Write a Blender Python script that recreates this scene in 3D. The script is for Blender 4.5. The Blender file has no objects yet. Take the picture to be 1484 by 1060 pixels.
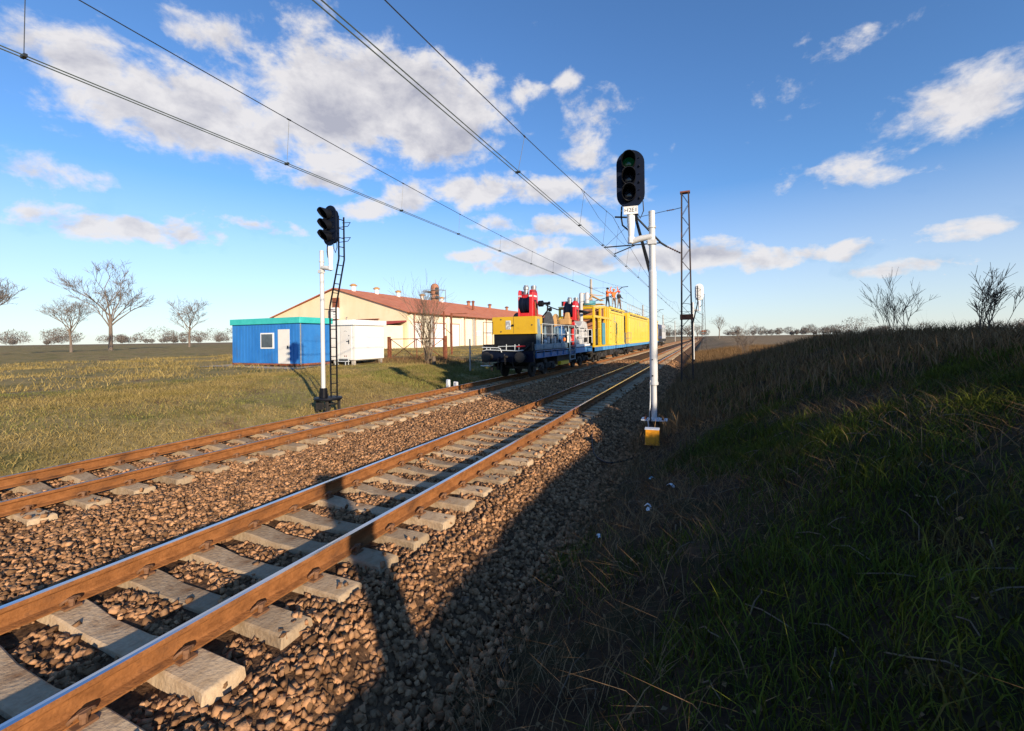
import bpy, bmesh, math, random
import numpy as np
from mathutils import Vector, Matrix, Euler
R = math.radians
PI = math.pi
random.seed(7)
RNG = np.random.default_rng(11)
S = bpy.context.scene
COL = S.collection

# ------------------------------------------------------------------ camera constants
CAM_H = 1.949
TH = R(23.6)          # heading, turned left of the track direction (+Y)
ROLL = R(0.75)
FPX, CX, CY = 640.0, 742.0, 490.7


def ray(px, py):
    a = px - CX; b = CY - py
    u = a * math.cos(ROLL) + b * math.sin(ROLL)
    v = -a * math.sin(ROLL) + b * math.cos(ROLL)
    return (-math.sin(TH) * FPX + math.cos(TH) * u, math.cos(TH) * FPX + math.sin(TH) * u, v)


# ------------------------------------------------------------------ materials
MATS = {}


def nd(nt, typ, loc=(0, 0), **kw):
    n = nt.nodes.new(typ); n.location = loc
    for k, v in kw.items():
        setattr(n, k, v)
    return n


def mat(name, c1, c2=None, scale=6.0, rough=0.7, metal=0.0, bump=0.0, bscale=None, c3=None, s3=1.0,
        f3=0.5, island=0.0, obj_rand=0.0, stretch=(1, 1, 1), spec=0.5, detail=6.0, w3=0.12, coat=0.0):
    """principled material: c1/c2 mixed by noise, optional c3 stains, random brightness per island or object"""
    m = bpy.data.materials.new(name); m.use_nodes = True
    nt = m.node_tree; b = nt.nodes['Principled BSDF']; L = nt.links
    b.inputs['Roughness'].default_value = rough
    b.inputs['Metallic'].default_value = metal
    b.inputs['Specular IOR Level'].default_value = spec
    b.inputs['Coat Weight'].default_value = coat
    tc = nd(nt, 'ShaderNodeTexCoord')
    mp = nd(nt, 'ShaderNodeMapping'); mp.inputs['Scale'].default_value = stretch
    L.new(tc.outputs['Object'], mp.inputs['Vector'])
    col = None
    if c2 is not None:
        nz = nd(nt, 'ShaderNodeTexNoise'); nz.inputs['Scale'].default_value = scale
        nz.inputs['Detail'].default_value = detail; nz.inputs['Roughness'].default_value = 0.65
        L.new(mp.outputs[0], nz.inputs['Vector'])
        cr = nd(nt, 'ShaderNodeValToRGB')
        cr.color_ramp.elements[0].position = 0.34; cr.color_ramp.elements[1].position = 0.66
        cr.color_ramp.elements[0].color = (*c1, 1); cr.color_ramp.elements[1].color = (*c2, 1)
        L.new(nz.outputs['Fac'], cr.inputs[0]); col = cr.outputs[0]
    else:
        rgb = nd(nt, 'ShaderNodeRGB'); rgb.outputs[0].default_value = (*c1, 1); col = rgb.outputs[0]
    if c3 is not None:
        n3 = nd(nt, 'ShaderNodeTexNoise'); n3.inputs['Scale'].default_value = s3
        n3.inputs['Detail'].default_value = 8; n3.inputs['Roughness'].default_value = 0.7
        L.new(mp.outputs[0], n3.inputs['Vector'])
        r3 = nd(nt, 'ShaderNodeMapRange'); r3.inputs[1].default_value = f3; r3.inputs[2].default_value = f3 + w3
        L.new(n3.outputs['Fac'], r3.inputs[0])
        mx = nd(nt, 'ShaderNodeMix', data_type='RGBA'); L.new(r3.outputs[0], mx.inputs['Factor'])
        L.new(col, mx.inputs['A']); mx.inputs['B'].default_value = (*c3, 1); col = mx.outputs['Result']
    if island or obj_rand:
        if island:
            g = nd(nt, 'ShaderNodeNewGeometry'); rs = g.outputs['Random Per Island']; amt = island
        else:
            g = nd(nt, 'ShaderNodeObjectInfo'); rs = g.outputs['Random']; amt = obj_rand
        r = nd(nt, 'ShaderNodeMapRange'); r.inputs[3].default_value = 1 - amt; r.inputs[4].default_value = 1 + amt
        L.new(rs, r.inputs[0])
        vm = nd(nt, 'ShaderNodeVectorMath', operation='SCALE'); L.new(col, vm.inputs[0]); L.new(r.outputs[0], vm.inputs['Scale'])
        col = vm.outputs[0]
    L.new(col, b.inputs['Base Color'])
    if bump:
        nb = nd(nt, 'ShaderNodeTexNoise'); nb.inputs['Scale'].default_value = bscale or scale * 4
        nb.inputs['Detail'].default_value = 6
        L.new(mp.outputs[0], nb.inputs['Vector'])
        bp = nd(nt, 'ShaderNodeBump'); bp.inputs['Strength'].default_value = min(bump, 1.0); bp.inputs['Distance'].default_value = 0.02 * max(1, bump)
        L.new(nb.outputs['Fac'], bp.inputs['Height']); L.new(bp.outputs[0], b.inputs['Normal'])
    MATS[name] = m
    return m


mat('stone', (.205, .105, .052), (.375, .215, .112), 9, .95, island=.6, c3=(.12, .075, .05), s3=5, f3=.56, bump=.3, bscale=60, spec=.12)
mat('ballast', (.045, .025, .015), (.16, .09, .048), 22, .95, bump=1.0, bscale=26, c3=(.08, .048, .03), s3=1.2, f3=.56, spec=.1)
mat('sleeper', (.33, .235, .145), (.45, .345, .23), 7, .95, bump=.5, bscale=30, obj_rand=.2, c3=(.20, .115, .06), s3=3.2, f3=.51, w3=.2, spec=.12)
mat('rail_rust', (.17, .066, .020), (.31, .128, .042), 14, .88, bump=.5, bscale=60, stretch=(1, .6, 1), c3=(.10, .042, .018), s3=3.5, f3=.53, spec=.25)
mat('rail_top', (.50, .52, .55), (.62, .62, .64), 3, .16, metal=1.0, stretch=(1, .1, 1))
mat('rail_top_dull', (.20, .15, .12), (.30, .24, .20), 5, .42, metal=.7)
mat('clip', (.13, .06, .03), (.22, .11, .05), 20, .7)
mat('black', (.006, .007, .010), (.010, .011, .015), 5, .5, spec=.2)
mat('navy_black', (.003, .006, .017), (.005, .009, .024), 4, .5, spec=.12)
mat('black_soot', (.012, .012, .013), (.035, .030, .026), 4, .75, bump=.2)
mat('galv', (.50, .51, .52), (.62, .62, .63), 4, .42, metal=.55, c3=(.40, .40, .40), s3=3, f3=.6)
mat('white_pole', (.52, .53, .54), (.60, .61, .61), 3, .45, c3=(.34, .29, .24), s3=4.5, f3=.60, w3=.1, stretch=(1, 1, .45), bump=.08, bscale=12)
mat('white', (.78, .78, .77), (.82, .82, .81), 2, .5)
mat('white_wall', (.80, .79, .77), (.83, .82, .80), 1.2, .55, c3=(.74, .70, .64), s3=.8, f3=.68)
mat('door_white', (.66, .64, .60), (.72, .70, .66), 1.5, .5)
mat('blue_cont', (.02, .15, .45), (.035, .20, .54), 1.5, .6, c3=(.06, .12, .24), s3=1.1, f3=.55, w3=.25, stretch=(1, 1, .4), spec=.3)
mat('teal', (.03, .42, .40), (.05, .50, .47), 2, .5)
mat('wagon_blue', (.018, .105, .27), (.028, .15, .36), 1.6, .5, c3=(.06, .07, .08), s3=2.2, f3=.57, bump=.1)
mat('wagon_blue_lit', (.06, .25, .52), (.09, .31, .58), 1.6, .5, c3=(.07, .13, .22), s3=2.2, f3=.6)  # sunlit twin of the darker blue above, lighting put into the colour
mat('grey_blue', (.14, .22, .28), (.22, .31, .37), 2.2, .55, c3=(.08, .085, .085), s3=3, f3=.58)
mat('yellow', (.66, .42, .012), (.74, .48, .018), 1.1, .42, c3=(.40, .25, .04), s3=1.6, f3=.55, w3=.25, bump=.06, bscale=3, coat=.2)
mat('yellow_car', (.76, .53, .05), (.82, .58, .075), .8, .5, c3=(.56, .35, .06), s3=1.3, f3=.53, w3=.3, spec=.3, stretch=(1, 1, .25), coat=.15)
mat('yellow_gold', (.56, .33, .008), (.63, .39, .012), 1.1, .42, c3=(.44, .26, .02), s3=1.6, f3=.58, bump=.06, bscale=3, coat=.2)
mat('yellow_box', (.64, .25, .008), (.70, .30, .010), 8, .5, c3=(.42, .20, .02), s3=9, f3=.6)
mat('orange', (.62, .14, .02), (.70, .20, .03), 3, .6)
mat('red', (.50, .012, .016), (.58, .02, .022), 2, .45, c3=(.26, .02, .018), s3=3.5, f3=.57, w3=.2, coat=.1)
mat('grey_metal', (.26, .28, .30), (.36, .38, .40), 4, .4, metal=.4)
mat('rail_grey', (.46, .50, .52), (.56, .60, .62), 5, .5)
mat('machine_grey', (.42, .42, .42), (.54, .54, .53), 2, .5, c3=(.20, .19, .18), s3=2, f3=.55)
mat('wood', (.42, .24, .09), (.52, .32, .13), 5, .75, stretch=(1, 1, 4))
mat('reel_dark', (.025, .027, .035), (.08, .085, .09), 7, .6)
mat('tarp', (.06, .22, .30), (.09, .30, .38), 3, .6)
mat('chrome', (.55, .57, .58), None, rough=.22, metal=1.0)
mat('glass', (.05, .07, .09), (.08, .11, .14), 2, .08)
mat('loco_navy', (.018, .025, .085), (.025, .035, .11), 2, .4)
mat('loco_grey', (.45, .45, .46), (.55, .55, .55), 2, .5)
mat('rust', (.16, .045, .02), (.28, .095, .045), 6, .85, c3=(.10, .04, .025), s3=4, f3=.52, bump=.2)
mat('dark_lattice', (.018, .015, .015), (.055, .03, .022), 5, .7, c3=(.12, .045, .025), s3=2.5, f3=.6)
mat('rust_light', (.30, .12, .06), (.42, .20, .12), 5, .85)
mat('concrete', (.33, .31, .28), (.45, .42, .38), 4, .9, bump=.3, c3=(.24, .22, .19), s3=2, f3=.58)
mat('path', (.30, .25, .19), (.42, .36, .28), 2.5, .95, bump=.3, c3=(.24, .21, .12), s3=1.4, f3=.55)
mat('wire', (.03, .035, .035), (.05, .055, .055), 2, .45, metal=.5)
mat('copper', (.10, .14, .12), (.14, .17, .14), 2, .5, metal=.5)
mat('porcelain', (.07, .035, .02), (.10, .05, .03), 8, .25)
mat('plaster', (.73, .60, .39), (.79, .67, .47), .35, .9, c3=(.58, .47, .31), s3=.3, f3=.53, w3=.25, stretch=(1, 1, .5), bump=.1, bscale=6)
mat('plaster_pale', (.80, .71, .54), (.83, .76, .60), .5, .9, c3=(.66, .53, .40), s3=.4, f3=.53, w3=.25, stretch=(1, 1, .6))
mat('roof_red', (.44, .145, .075), (.53, .21, .12), .6, .8, c3=(.33, .105, .06), s3=.35, f3=.58, bump=.3, bscale=3)
mat('roof_maroon', (.22, .03, .03), (.28, .045, .045), 1, .6)
mat('bark', (.10, .07, .045), (.19, .14, .095), 8, .95, bump=.3)
mat('bark_far', (.13, .10, .08), (.19, .15, .12), 2, .95)
mat('leaf_dark', (.025, .05, .02), (.05, .08, .03), 3, .8, island=.35)
mat('grass_green', (.042, .056, .007), (.105, .118, .014), 1.2, .8, island=.5, c3=(.13, .085, .035), s3=.9, f3=.55, spec=.12)
mat('grass_dry', (.23, .175, .06), (.33, .245, .095), .35, .9, island=.4, c3=(.17, .135, .04), s3=.5, f3=.52, spec=.12)
mat('grass_olive', (.12, .125, .03), (.20, .19, .055), .6, .9, island=.45, spec=.12)
mat('straw', (.13, .078, .038), (.22, .14, .07), 4, .9, island=.5, spec=.12)
mat('far_veg', (.12, .105, .095), (.16, .14, .125), .02, 1, island=.15)
mat('skin_tone', (.45, .25, .17), None, rough=.6)
mat('hivis', (.80, .13, .015), (.85, .18, .02), 6, .7)
mat('dark_cloth', (.012, .012, .016), (.025, .024, .03), 6, .9)
mat('brown_cloth', (.10, .055, .035), (.14, .08, .05), 6, .9)
mat('plate_grey', (.52, .56, .60), (.60, .62, .64), 20, .5)
mat('ink', (.03, .03, .035), None, rough=.6)
mat('lens_dark', (.012, .016, .026), (.02, .025, .04), 30, .08)
mat('plastic_white', (.75, .77, .80), None, rough=.4)
mat('plastic_blue', (.06, .30, .42), None, rough=.4)
mat('brick', (.24, .08, .05), (.32, .12, .08), 2, .85)


def lens_green():
    m = bpy.data.materials.new('lens_green'); m.use_nodes = True
    b = m.node_tree.nodes['Principled BSDF']
    b.inputs['Base Color'].default_value = (.0, .022, .013, 1); b.inputs['Roughness'].default_value = .08
    b.inputs['Emission Color'].default_value = (.01, .55, .22, 1); b.inputs['Emission Strength'].default_value = .012
    MATS['lens_green'] = m


lens_green()


# ------------------------------------------------------------------ mesh builder
class MB:
    def __init__(self):
        self.v = []; self.f = []; self.mi = []; self.cur = 0

    def add(self, vs, fs):
        o = len(self.v); self.v += [tuple(p) for p in vs]
        for f in fs:
            self.f.append(tuple(i + o for i in f)); self.mi.append(self.cur)
        return self

    def box(self, x0, x1, y0, y1, z0, z1):
        vs = [(x0, y0, z0), (x1, y0, z0), (x1, y1, z0), (x0, y1, z0), (x0, y0, z1), (x1, y0, z1), (x1, y1, z1), (x0, y1, z1)]
        return self.add(vs, [(0, 3, 2, 1), (4, 5, 6, 7), (0, 1, 5, 4), (1, 2, 6, 5), (2, 3, 7, 6), (3, 0, 4, 7)])

    def tube(self, pts, r, n=8, cap=True):
        """swept tube along points; r is a number or a list"""
        pts = [Vector(p) for p in pts]; k = len(pts)
        rs = r if isinstance(r, (list, tuple)) else [r] * k
        o = len(self.v); up = None; rings = []
        for i, p in enumerate(pts):
            if i == 0: t = pts[1] - p
            elif i == k - 1: t = p - pts[i - 1]
            else: t = (pts[i + 1] - p).normalized() + (p - pts[i - 1]).normalized()
            if t.length < 1e-9: t = Vector((0, 0, 1))
            t.normalize()
            if up is None:
                up = Vector((0, 0, 1)) if abs(t.z) < .9 else Vector((1, 0, 0))
            a = t.cross(up)
            if a.length < 1e-6: a = t.cross(Vector((0, 1, 0)))
            a.normalize(); b = a.cross(t).normalized(); up = b
            rings.append([p + (a * math.cos(2 * PI * j / n) + b * math.sin(2 * PI * j / n)) * rs[i] for j in range(n)])
        vs = [q for ring in rings for q in ring]; fs = []
        for i in range(k - 1):
            for j in range(n):
                j2 = (j + 1) % n
                fs.append((i * n + j, i * n + j2, (i + 1) * n + j2, (i + 1) * n + j))
        if cap:
            fs.append(tuple(range(n))[::-1]); fs.append(tuple(range((k - 1) * n, k * n)))
        return self.add(vs, [tuple(reversed(f)) for f in fs])

    def bar(self, p, q, w, h=None):
        """rectangular bar between two points"""
        p = Vector(p); q = Vector(q); h = h or w
        t = (q - p).normalized(); up = Vector((0, 0, 1)) if abs(t.z) < .95 else Vector((0, 1, 0))
        a = t.cross(up).normalized() * (w / 2); b = a.cross(t).normalized() * (h / 2)
        vs = [p - a - b, p + a - b, p + a + b, p - a + b, q - a - b, q + a - b, q + a + b, q - a + b]
        return self.add(vs, [(0, 1, 2, 3), (7, 6, 5, 4), (1, 0, 4, 5), (2, 1, 5, 6), (3, 2, 6, 7), (0, 3, 7, 4)])

    def prism(self, outline, axis, a0, a1):
        """extrude a 2D outline along axis ('x': outline is (y,z); 'y': (x,z); 'z': (x,y))"""
        n = len(outline)

        def P(u, v, a):
            return (a, u, v) if axis == 'x' else ((u, a, v) if axis == 'y' else (u, v, a))
        vs = [P(u, v, a0) for u, v in outline] + [P(u, v, a1) for u, v in outline]
        fs = [tuple(range(n))[::-1], tuple(range(n, 2 * n))] + [(i, (i + 1) % n, n + (i + 1) % n, n + i) for i in range(n)]
        return self.add(vs, fs)

    def lathe(self, c, axis, prof, n=20):
        """profile [(a, r)] about axis through c"""
        c = Vector(c); k = len(prof); vs = []
        for a, r in prof:
            for j in range(n):
                s_, c_ = r * math.sin(2 * PI * j / n), r * math.cos(2 * PI * j / n)
                d = (a, c_, s_) if axis == 'x' else ((c_, a, s_) if axis == 'y' else (c_, s_, a))
                vs.append(c + Vector(d))
        fs = []
        for i in range(k - 1):
            for j in range(n):
                j2 = (j + 1) % n
                fs.append((i * n + j, i * n + j2, (i + 1) * n + j2, (i + 1) * n + j))
        fs.append(tuple(range(n))[::-1]); fs.append(tuple(range((k - 1) * n, k * n)))
        return self.add(vs, fs)

    def build(self, name, material, parent=None, world=False, bevel=0.0, smooth=True, angle=35, normals=True, base=None, at=None):
        me = bpy.data.meshes.new(name)
        vs = self.v
        if world and parent is not None:
            w = parent_loc(parent); vs = [(a - w[0], b - w[1], c - w[2]) for a, b, c in vs]
        if base is not None:
            vs = [(a - base[0], b - base[1], c - base[2]) for a, b, c in vs]
        me.from_pydata([tuple(p) for p in vs], [], self.f)
        mats = material if isinstance(material, (list, tuple)) else [material]
        for m in mats: me.materials.append(MATS[m])
        if len(mats) > 1: me.polygons.foreach_set('material_index', self.mi)
        if normals or bevel:
            bm = bmesh.new(); bm.from_mesh(me)
            bmesh.ops.recalc_face_normals(bm, faces=bm.faces)
            if bevel:
                es = [e for e in bm.edges if len(e.link_faces) == 2 and e.calc_face_angle(0) > R(30)]
                bmesh.ops.bevel(bm, geom=es, offset=bevel, segments=1, affect='EDGES', profile=.5, clamp_overlap=True)
            bm.to_mesh(me); bm.free()
        if smooth:
            me.polygons.foreach_set('use_smooth', [True] * len(me.polygons))
            me.set_sharp_from_angle(angle=R(angle))
        me.update()
        o = bpy.data.objects.new(name, me); COL.objects.link(o)
        if parent is not None: o.parent = parent
        if base is not None: o.location = base
        if at is not None: o.location = at
        return o


def parent_loc(p):
    v = Vector((0, 0, 0))
    while p is not None:
        v += p.location; p = p.parent
    return v


def tag(o, label, cat, group=None):
    o['label'] = label; o['category'] = cat
    if group: o['group'] = group
    return o


def thing(name, label, cat, loc=(0, 0, 0), rz=0, group=None):
    o = bpy.data.objects.new(name, None); COL.objects.link(o)
    o.location = loc; o.rotation_euler = (0, 0, rz); o.empty_display_size = .2
    return tag(o, label, cat, group)


def struct(o, kind='structure'):
    o['kind'] = kind; return o


def numpy_mesh(name, V, F, material, smooth=False):
    me = bpy.data.meshes.new(name)
    nv, nf, k = len(V), len(F), F.shape[1]
    me.vertices.add(nv); me.vertices.foreach_set('co', V.astype(np.float32).ravel())
    me.loops.add(nf * k); me.loops.foreach_set('vertex_index', F.astype(np.int32).ravel())
    me.polygons.add(nf)
    me.polygons.foreach_set('loop_start', np.arange(0, nf * k, k, dtype=np.int32))
    me.polygons.foreach_set('loop_total', np.full(nf, k, dtype=np.int32))
    if smooth: me.polygons.foreach_set('use_smooth', np.ones(nf, dtype=bool))
    me.update(calc_edges=True); me.validate()
    me.materials.append(MATS[material])
    o = bpy.data.objects.new(name, me); COL.objects.link(o)
    return o


def text_mesh(body, size, parent, name, material, loc, rot, extrude=.002):
    cu = bpy.data.curves.new(name, 'FONT'); cu.body = body; cu.size = size
    cu.align_x = 'CENTER'; cu.align_y = 'CENTER'; cu.extrude = extrude
    tmp = bpy.data.objects.new(name, cu); COL.objects.link(tmp)
    dg = bpy.context.evaluated_depsgraph_get()
    me = bpy.data.meshes.new_from_object(tmp.evaluated_get(dg))
    bpy.data.objects.remove(tmp)
    me.materials.clear(); me.materials.append(MATS[material])
    o = bpy.data.objects.new(name, me); COL.objects.link(o)
    o.parent = parent; o.location = loc; o.rotation_euler = rot
    return o


# ------------------------------------------------------------------ terrain
def lerp(x, pts):
    if x <= pts[0][0]: return pts[0][1]
    for (a, b), (c, d) in zip(pts, pts[1:]):
        if x <= c: return b + (d - b) * (x - a) / (c - a)
    return pts[-1][1]


def bank_k(y):
    t = min(1, max(0, (y - 19) / 17)); t = t * t * (3 - 2 * t)
    return 1 - .60 * t


RIGHT = [(-1.75, -.55), (-1.4, -.40), (-1.0, -.20), (-.6, -.02), (0, .22), (1, .62), (2, .98), (3, 1.32), (3.9, 1.60), (4.6, 1.72), (6, 1.80), (12, 1.88), (40, 2.0)]
LEFT = [(-200, 1.0), (-70, .75), (-46, .52), (-32, .40), (-24, .32), (-20, .30), (-16, .16), (-13.2, -.06), (-12, -.28), (-11.3, -.50), (-10.8, -.75)]


def wob(x, y):
    return (math.sin(x * 1.7 + y * .9) * .5 + math.sin(x * .7 - y * 1.3 + 1.1) + math.sin(x * 3.1 + y * 2.3 + .4) * .25)


def gz(x, y):
    if x > -1.75:
        z = lerp(x, RIGHT)
        k = bank_k(y)
        z = (z + .55) * k - .55 + (.30 * (1 - k) if x > -1.3 else 0)
        z += .10 * math.sin(y * .31 + 1) * math.sin(x * .4) * min(1, max(0, (x - 2) / 3)) + .06 * math.sin(y * .83) * min(1, max(0, (x - 2) / 3))
        q = min(1, max(0, (x + 1.2) * .8))
        z += q * (.05 * math.sin(x * 2.9 + 1.7 * math.sin(y * 1.9)) * math.sin(y * 2.3 + x) + .025 * math.sin(x * 6.1 - y * 4.3))
        return z + .035 * wob(x, y) * min(1, max(0, (x + 1.75) * 1.2))
    if x < -10.8:
        z = lerp(x, LEFT)
        # the grassy hump left of the line falls away into a ditch beyond y=18
        t = min(1, max(0, (y - 15) / 9)); t = t * t * (3 - 2 * t)
        d = max(0, 1 - abs(x + 13.6) / 3.4)
        far = min(1, max(0, (-x - 11) / 3))
        return z - .38 * t * d + .05 * wob(x * .6, y * .6) * far
    return -.75


def frange(a, b, s):
    n = max(1, int(round((b - a) / s)))
    return [a + (b - a) * i / n for i in range(n)]


def grid_mesh(name, xs, ys, zf, material):
    nx, ny = len(xs), len(ys)
    V = np.array([(x, y, zf(x, y)) for y in ys for x in xs])
    idx = np.arange(nx * ny).reshape(ny, nx)
    F = np.stack([idx[:-1, :-1], idx[:-1, 1:], idx[1:, 1:], idx[1:, :-1]], -1).reshape(-1, 4)
    return numpy_mesh(name, V, F, material, smooth=True)


def ground_material():
    m = bpy.data.materials.new('ground_soil_and_turf'); m.use_nodes = True
    nt = m.node_tree; L = nt.links; b = nt.nodes['Principled BSDF']; b.inputs['Roughness'].default_value = .95
    b.inputs['Specular IOR Level'].default_value = .15
    tc = nd(nt, 'ShaderNodeTexCoord')

    def noise(s, d=8, r=.65):
        n = nd(nt, 'ShaderNodeTexNoise'); n.inputs['Scale'].default_value = s; n.inputs['Detail'].default_value = d
        n.inputs['Roughness'].default_value = r
        L.new(tc.outputs['Object'], n.inputs['Vector']); return n.outputs['Fac']

    def ramp(fac, els):
        r = nd(nt, 'ShaderNodeValToRGB'); e = r.color_ramp.elements
        while len(e) < len(els): e.new(.5)
        for q, (p, c) in zip(e, els): q.position = p; q.color = (*c, 1)
        L.new(fac, r.inputs[0]); return r.outputs[0]
    left = ramp(noise(.55), [(.33, (.12, .12, .036)), (.44, (.24, .19, .07)), (.55, (.31, .235, .10)), (.66, (.17, .11, .06))])
    fine = ramp(noise(7), [(.3, (.55, .55, .55)), (.7, (1.25, 1.25, 1.25))])
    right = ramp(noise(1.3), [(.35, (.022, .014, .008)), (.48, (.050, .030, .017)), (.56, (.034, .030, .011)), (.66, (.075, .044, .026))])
    far = ramp(noise(.06), [(.35, (.21, .15, .075)), (.55, (.29, .20, .11)), (.7, (.17, .15, .06))])
    sx = nd(nt, 'ShaderNodeSeparateXYZ'); L.new(tc.outputs['Object'], sx.inputs[0])

    def mr(v, a, c):
        q = nd(nt, 'ShaderNodeMapRange'); q.inputs[1].default_value = a; q.inputs[2].default_value = c; L.new(v, q.inputs[0]); return q.outputs[0]

    def mix(f, a, c, blend='MIX'):
        q = nd(nt, 'ShaderNodeMix', data_type='RGBA', blend_type=blend)
        if isinstance(f, float): q.inputs['Factor'].default_value = f
        else: L.new(f, q.inputs['Factor'])
        L.new(a, q.inputs['A']); L.new(c, q.inputs['B']); return q.outputs['Result']
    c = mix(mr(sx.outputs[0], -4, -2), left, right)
    c = mix(mr(sx.outputs[1], 22, 40), c, mix(mr(sx.outputs[0], -4, -2), left, far))
    c = mix(mr(sx.outputs[1], 90, 200), c, far)
    c = mix(1.0, c, fine, 'MULTIPLY')
    L.new(c, b.inputs['Base Color'])
    bp = nd(nt, 'ShaderNodeBump'); bp.inputs['Strength'].default_value = .9; bp.inputs['Distance'].default_value = .05
    L.new(noise(9), bp.inputs['Height']); L.new(bp.outputs[0], b.inputs['Normal'])
    MATS['ground'] = m


ground_material()
gxs = [-1500, -800, -400, -200, -120] + frange(-90, -46, 5) + frange(-46, -20, 1.0) + frange(-20, -10.8, .4) + [-10.8, -10.79, -6, -1.8] + frange(-1.75, 7, .14) + [7, 8.5, 10, 13, 18, 26, 40, 80, 160, 400, 900, 1500]
gys = [-200, -60, -30, -15] + frange(-8, 0, .5) + frange(0, 14, .16) + frange(14, 30, .35) + frange(30, 60, 1.2) + frange(60, 140, 5) + [140, 180, 260, 400, 700, 1200, 2000, 3000]
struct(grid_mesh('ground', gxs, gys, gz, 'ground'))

# ballast bed under both tracks
T1, T2 = -4.0675, -8.8
GAU = .7525
BZ = -.265


def bed_z(x, y):
    prof = [(-11.55, -.78), (-10.95, -.44), (-10.55, BZ), (-2.55, BZ), (-2.2, -.42), (-1.45, -.66)]
    z = lerp(x, prof)
    if -7.4 < x < -5.5: z += .03 * math.sin((x + 7.4) / 1.9 * PI)
    if y < 60 and -11.5 < x < -1.5: z += .018 * wob(x * 2, y * 2)
    return z


struct(grid_mesh('ballast_bed', [-11.55, -11.2, -10.95, -10.7] + frange(-10.5, -2.5, .3) + [-2.5, -2.3, -2.1, -1.9, -1.7, -1.45], frange(-8, 40, .4) + frange(40, 100, 3) + [100, 130, 200, 400, 900], bed_z, 'ballast'))

# sloping concrete path in front of the cabins
pm = MB()
pv = []
for i in range(13):
    y = 18.2 + i * .5 - (0.3 if i in (4, 9) else 0)
    for x in (-31, -27, -24.5, -21.9 + .25 * math.sin(i)):
        pv.append((x, y, gz(x, y) + .018))
pf = [(i * 4 + j, i * 4 + j + 1, (i + 1) * 4 + j + 1, (i + 1) * 4 + j) for i in range(12) for j in range(3)]
pm.add(pv, pf)
struct(pm.build('path', 'path', normals=False))

# ------------------------------------------------------------------ ballast stones
ICO = None


def ico():
    v = np.array([(x, y, z) for z in (-1, 1) for y in (-1, 1) for x in (-1, 1)], float) * .72
    f = np.array([(0, 2, 3), (0, 3, 1), (4, 5, 7), (4, 7, 6), (0, 1, 5), (0, 5, 4), (1, 3, 7), (1, 7, 5), (3, 2, 6), (3, 6, 7), (2, 0, 4), (2, 4, 6)])
    return v, f


def stones(name, P, size, squash=.75):
    bv, bf = ico(); n = len(P); k = len(bv)
    a, b, c = RNG.uniform(0, 2 * PI, (3, n))
    V = bv[None] + RNG.uniform(-.42, .42, (n, k, 3))
    V = V * RNG.uniform(.62, 1.25, (n, 1, 3))
    V[:, :, 2] *= squash

    def rot(V, ang, i, j):
        ci, si = np.cos(ang)[:, None], np.sin(ang)[:, None]
        x, y = V[:, :, i].copy(), V[:, :, j].copy()
        V[:, :, i] = x * ci - y * si; V[:, :, j] = x * si + y * ci
    rot(V, a, 0, 1); rot(V, (b - PI) * .5, 1, 2); rot(V, c, 0, 1)
    V = V * size[:, None, None] + P[:, None, :]
    F = (bf[None] + (np.arange(n) * k)[:, None, None]).reshape(-1, 3)
    return struct(numpy_mesh(name, V.reshape(-1, 3), F, 'stone'), 'stuff')


SP1, PH1 = .5325, 3.43
SP2, PH2 = .55, 7.63


def stone_field(x0, x1, y0, y1, dens, smin, smax):
    n = int((x1 - x0) * (y1 - y0) * dens)
    x = RNG.uniform(x0, x1, n); y = RNG.uniform(y0, y1, n)
    size = smin + (smax - smin) * RNG.beta(1.6, 2.2, n)
    keep = np.ones(n, bool)
    for tc, sp, ph in ((T1, SP1, PH1), (T2, SP2, PH2)):
        inx = np.abs(x - tc) < 1.29
        fr = np.abs((y - ph + sp / 2) % sp - sp / 2)
        keep &= ~(inx & (fr < .155 - .05 * RNG.uniform(0, 1, n) ** 2) & (RNG.uniform(0, 1, n) > .012 + .10 * (np.abs(x - tc) > 1.12)))
        keep &= ~((np.abs(np.abs(x - tc) - GAU) < .10))
    # clumped ragged edges
    edge = RNG.uniform(0, 1, n)
    keep &= ~((x > -2.0) & (edge < (x + 2.0) / .9))
    keep &= ~((x < -10.7) & (edge < (-x - 10.7) / .6))
    x, y, size = x[keep], y[keep], size[keep]
    on = np.zeros(len(x))
    for tc, sp, ph in ((T1, SP1, PH1), (T2, SP2, PH2)):
        on += ((np.abs(x - tc) < 1.27) & (np.abs((y - ph + sp / 2) % sp - sp / 2) < .115)) * (np.where(np.abs(x - tc) < .45, .04, .075))
    z = on + np.array([max(bed_z(a, b), gz(a, b) if (a > -1.8 or a < -10.8) else -9) for a, b in zip(x, y)]) + RNG.uniform(-.02, .022, len(x))
    return np.stack([x, y, z], 1), size


for nm, args in (('ballast_stones', (-11.3, -1.15, .4, 9.0, 820, .016, .042)), ('ballast_stones', (-11.3, -1.2, 9.0, 18, 420, .024, .048)), ('ballast_stones', (-11.2, -1.3, 18, 42, 95, .045, .08))):
    P, sz = stone_field(*args); stones(nm, P, sz)

# ------------------------------------------------------------------ rails
RAIL = [(-.075, -.172), (.075, -.172), (.075, -.160), (.020, -.143), (.0085, -.125), (.0085, -.052), (.030, -.040), (.036, -.030), (.036, -.010), (.028, -.001), (0, .0), (-.028, -.001), (-.036, -.010), (-.036, -.030), (-.030, -.040), (-.0085, -.052), (-.0085, -.125), (-.020, -.143), (-.075, -.160)]


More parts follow.
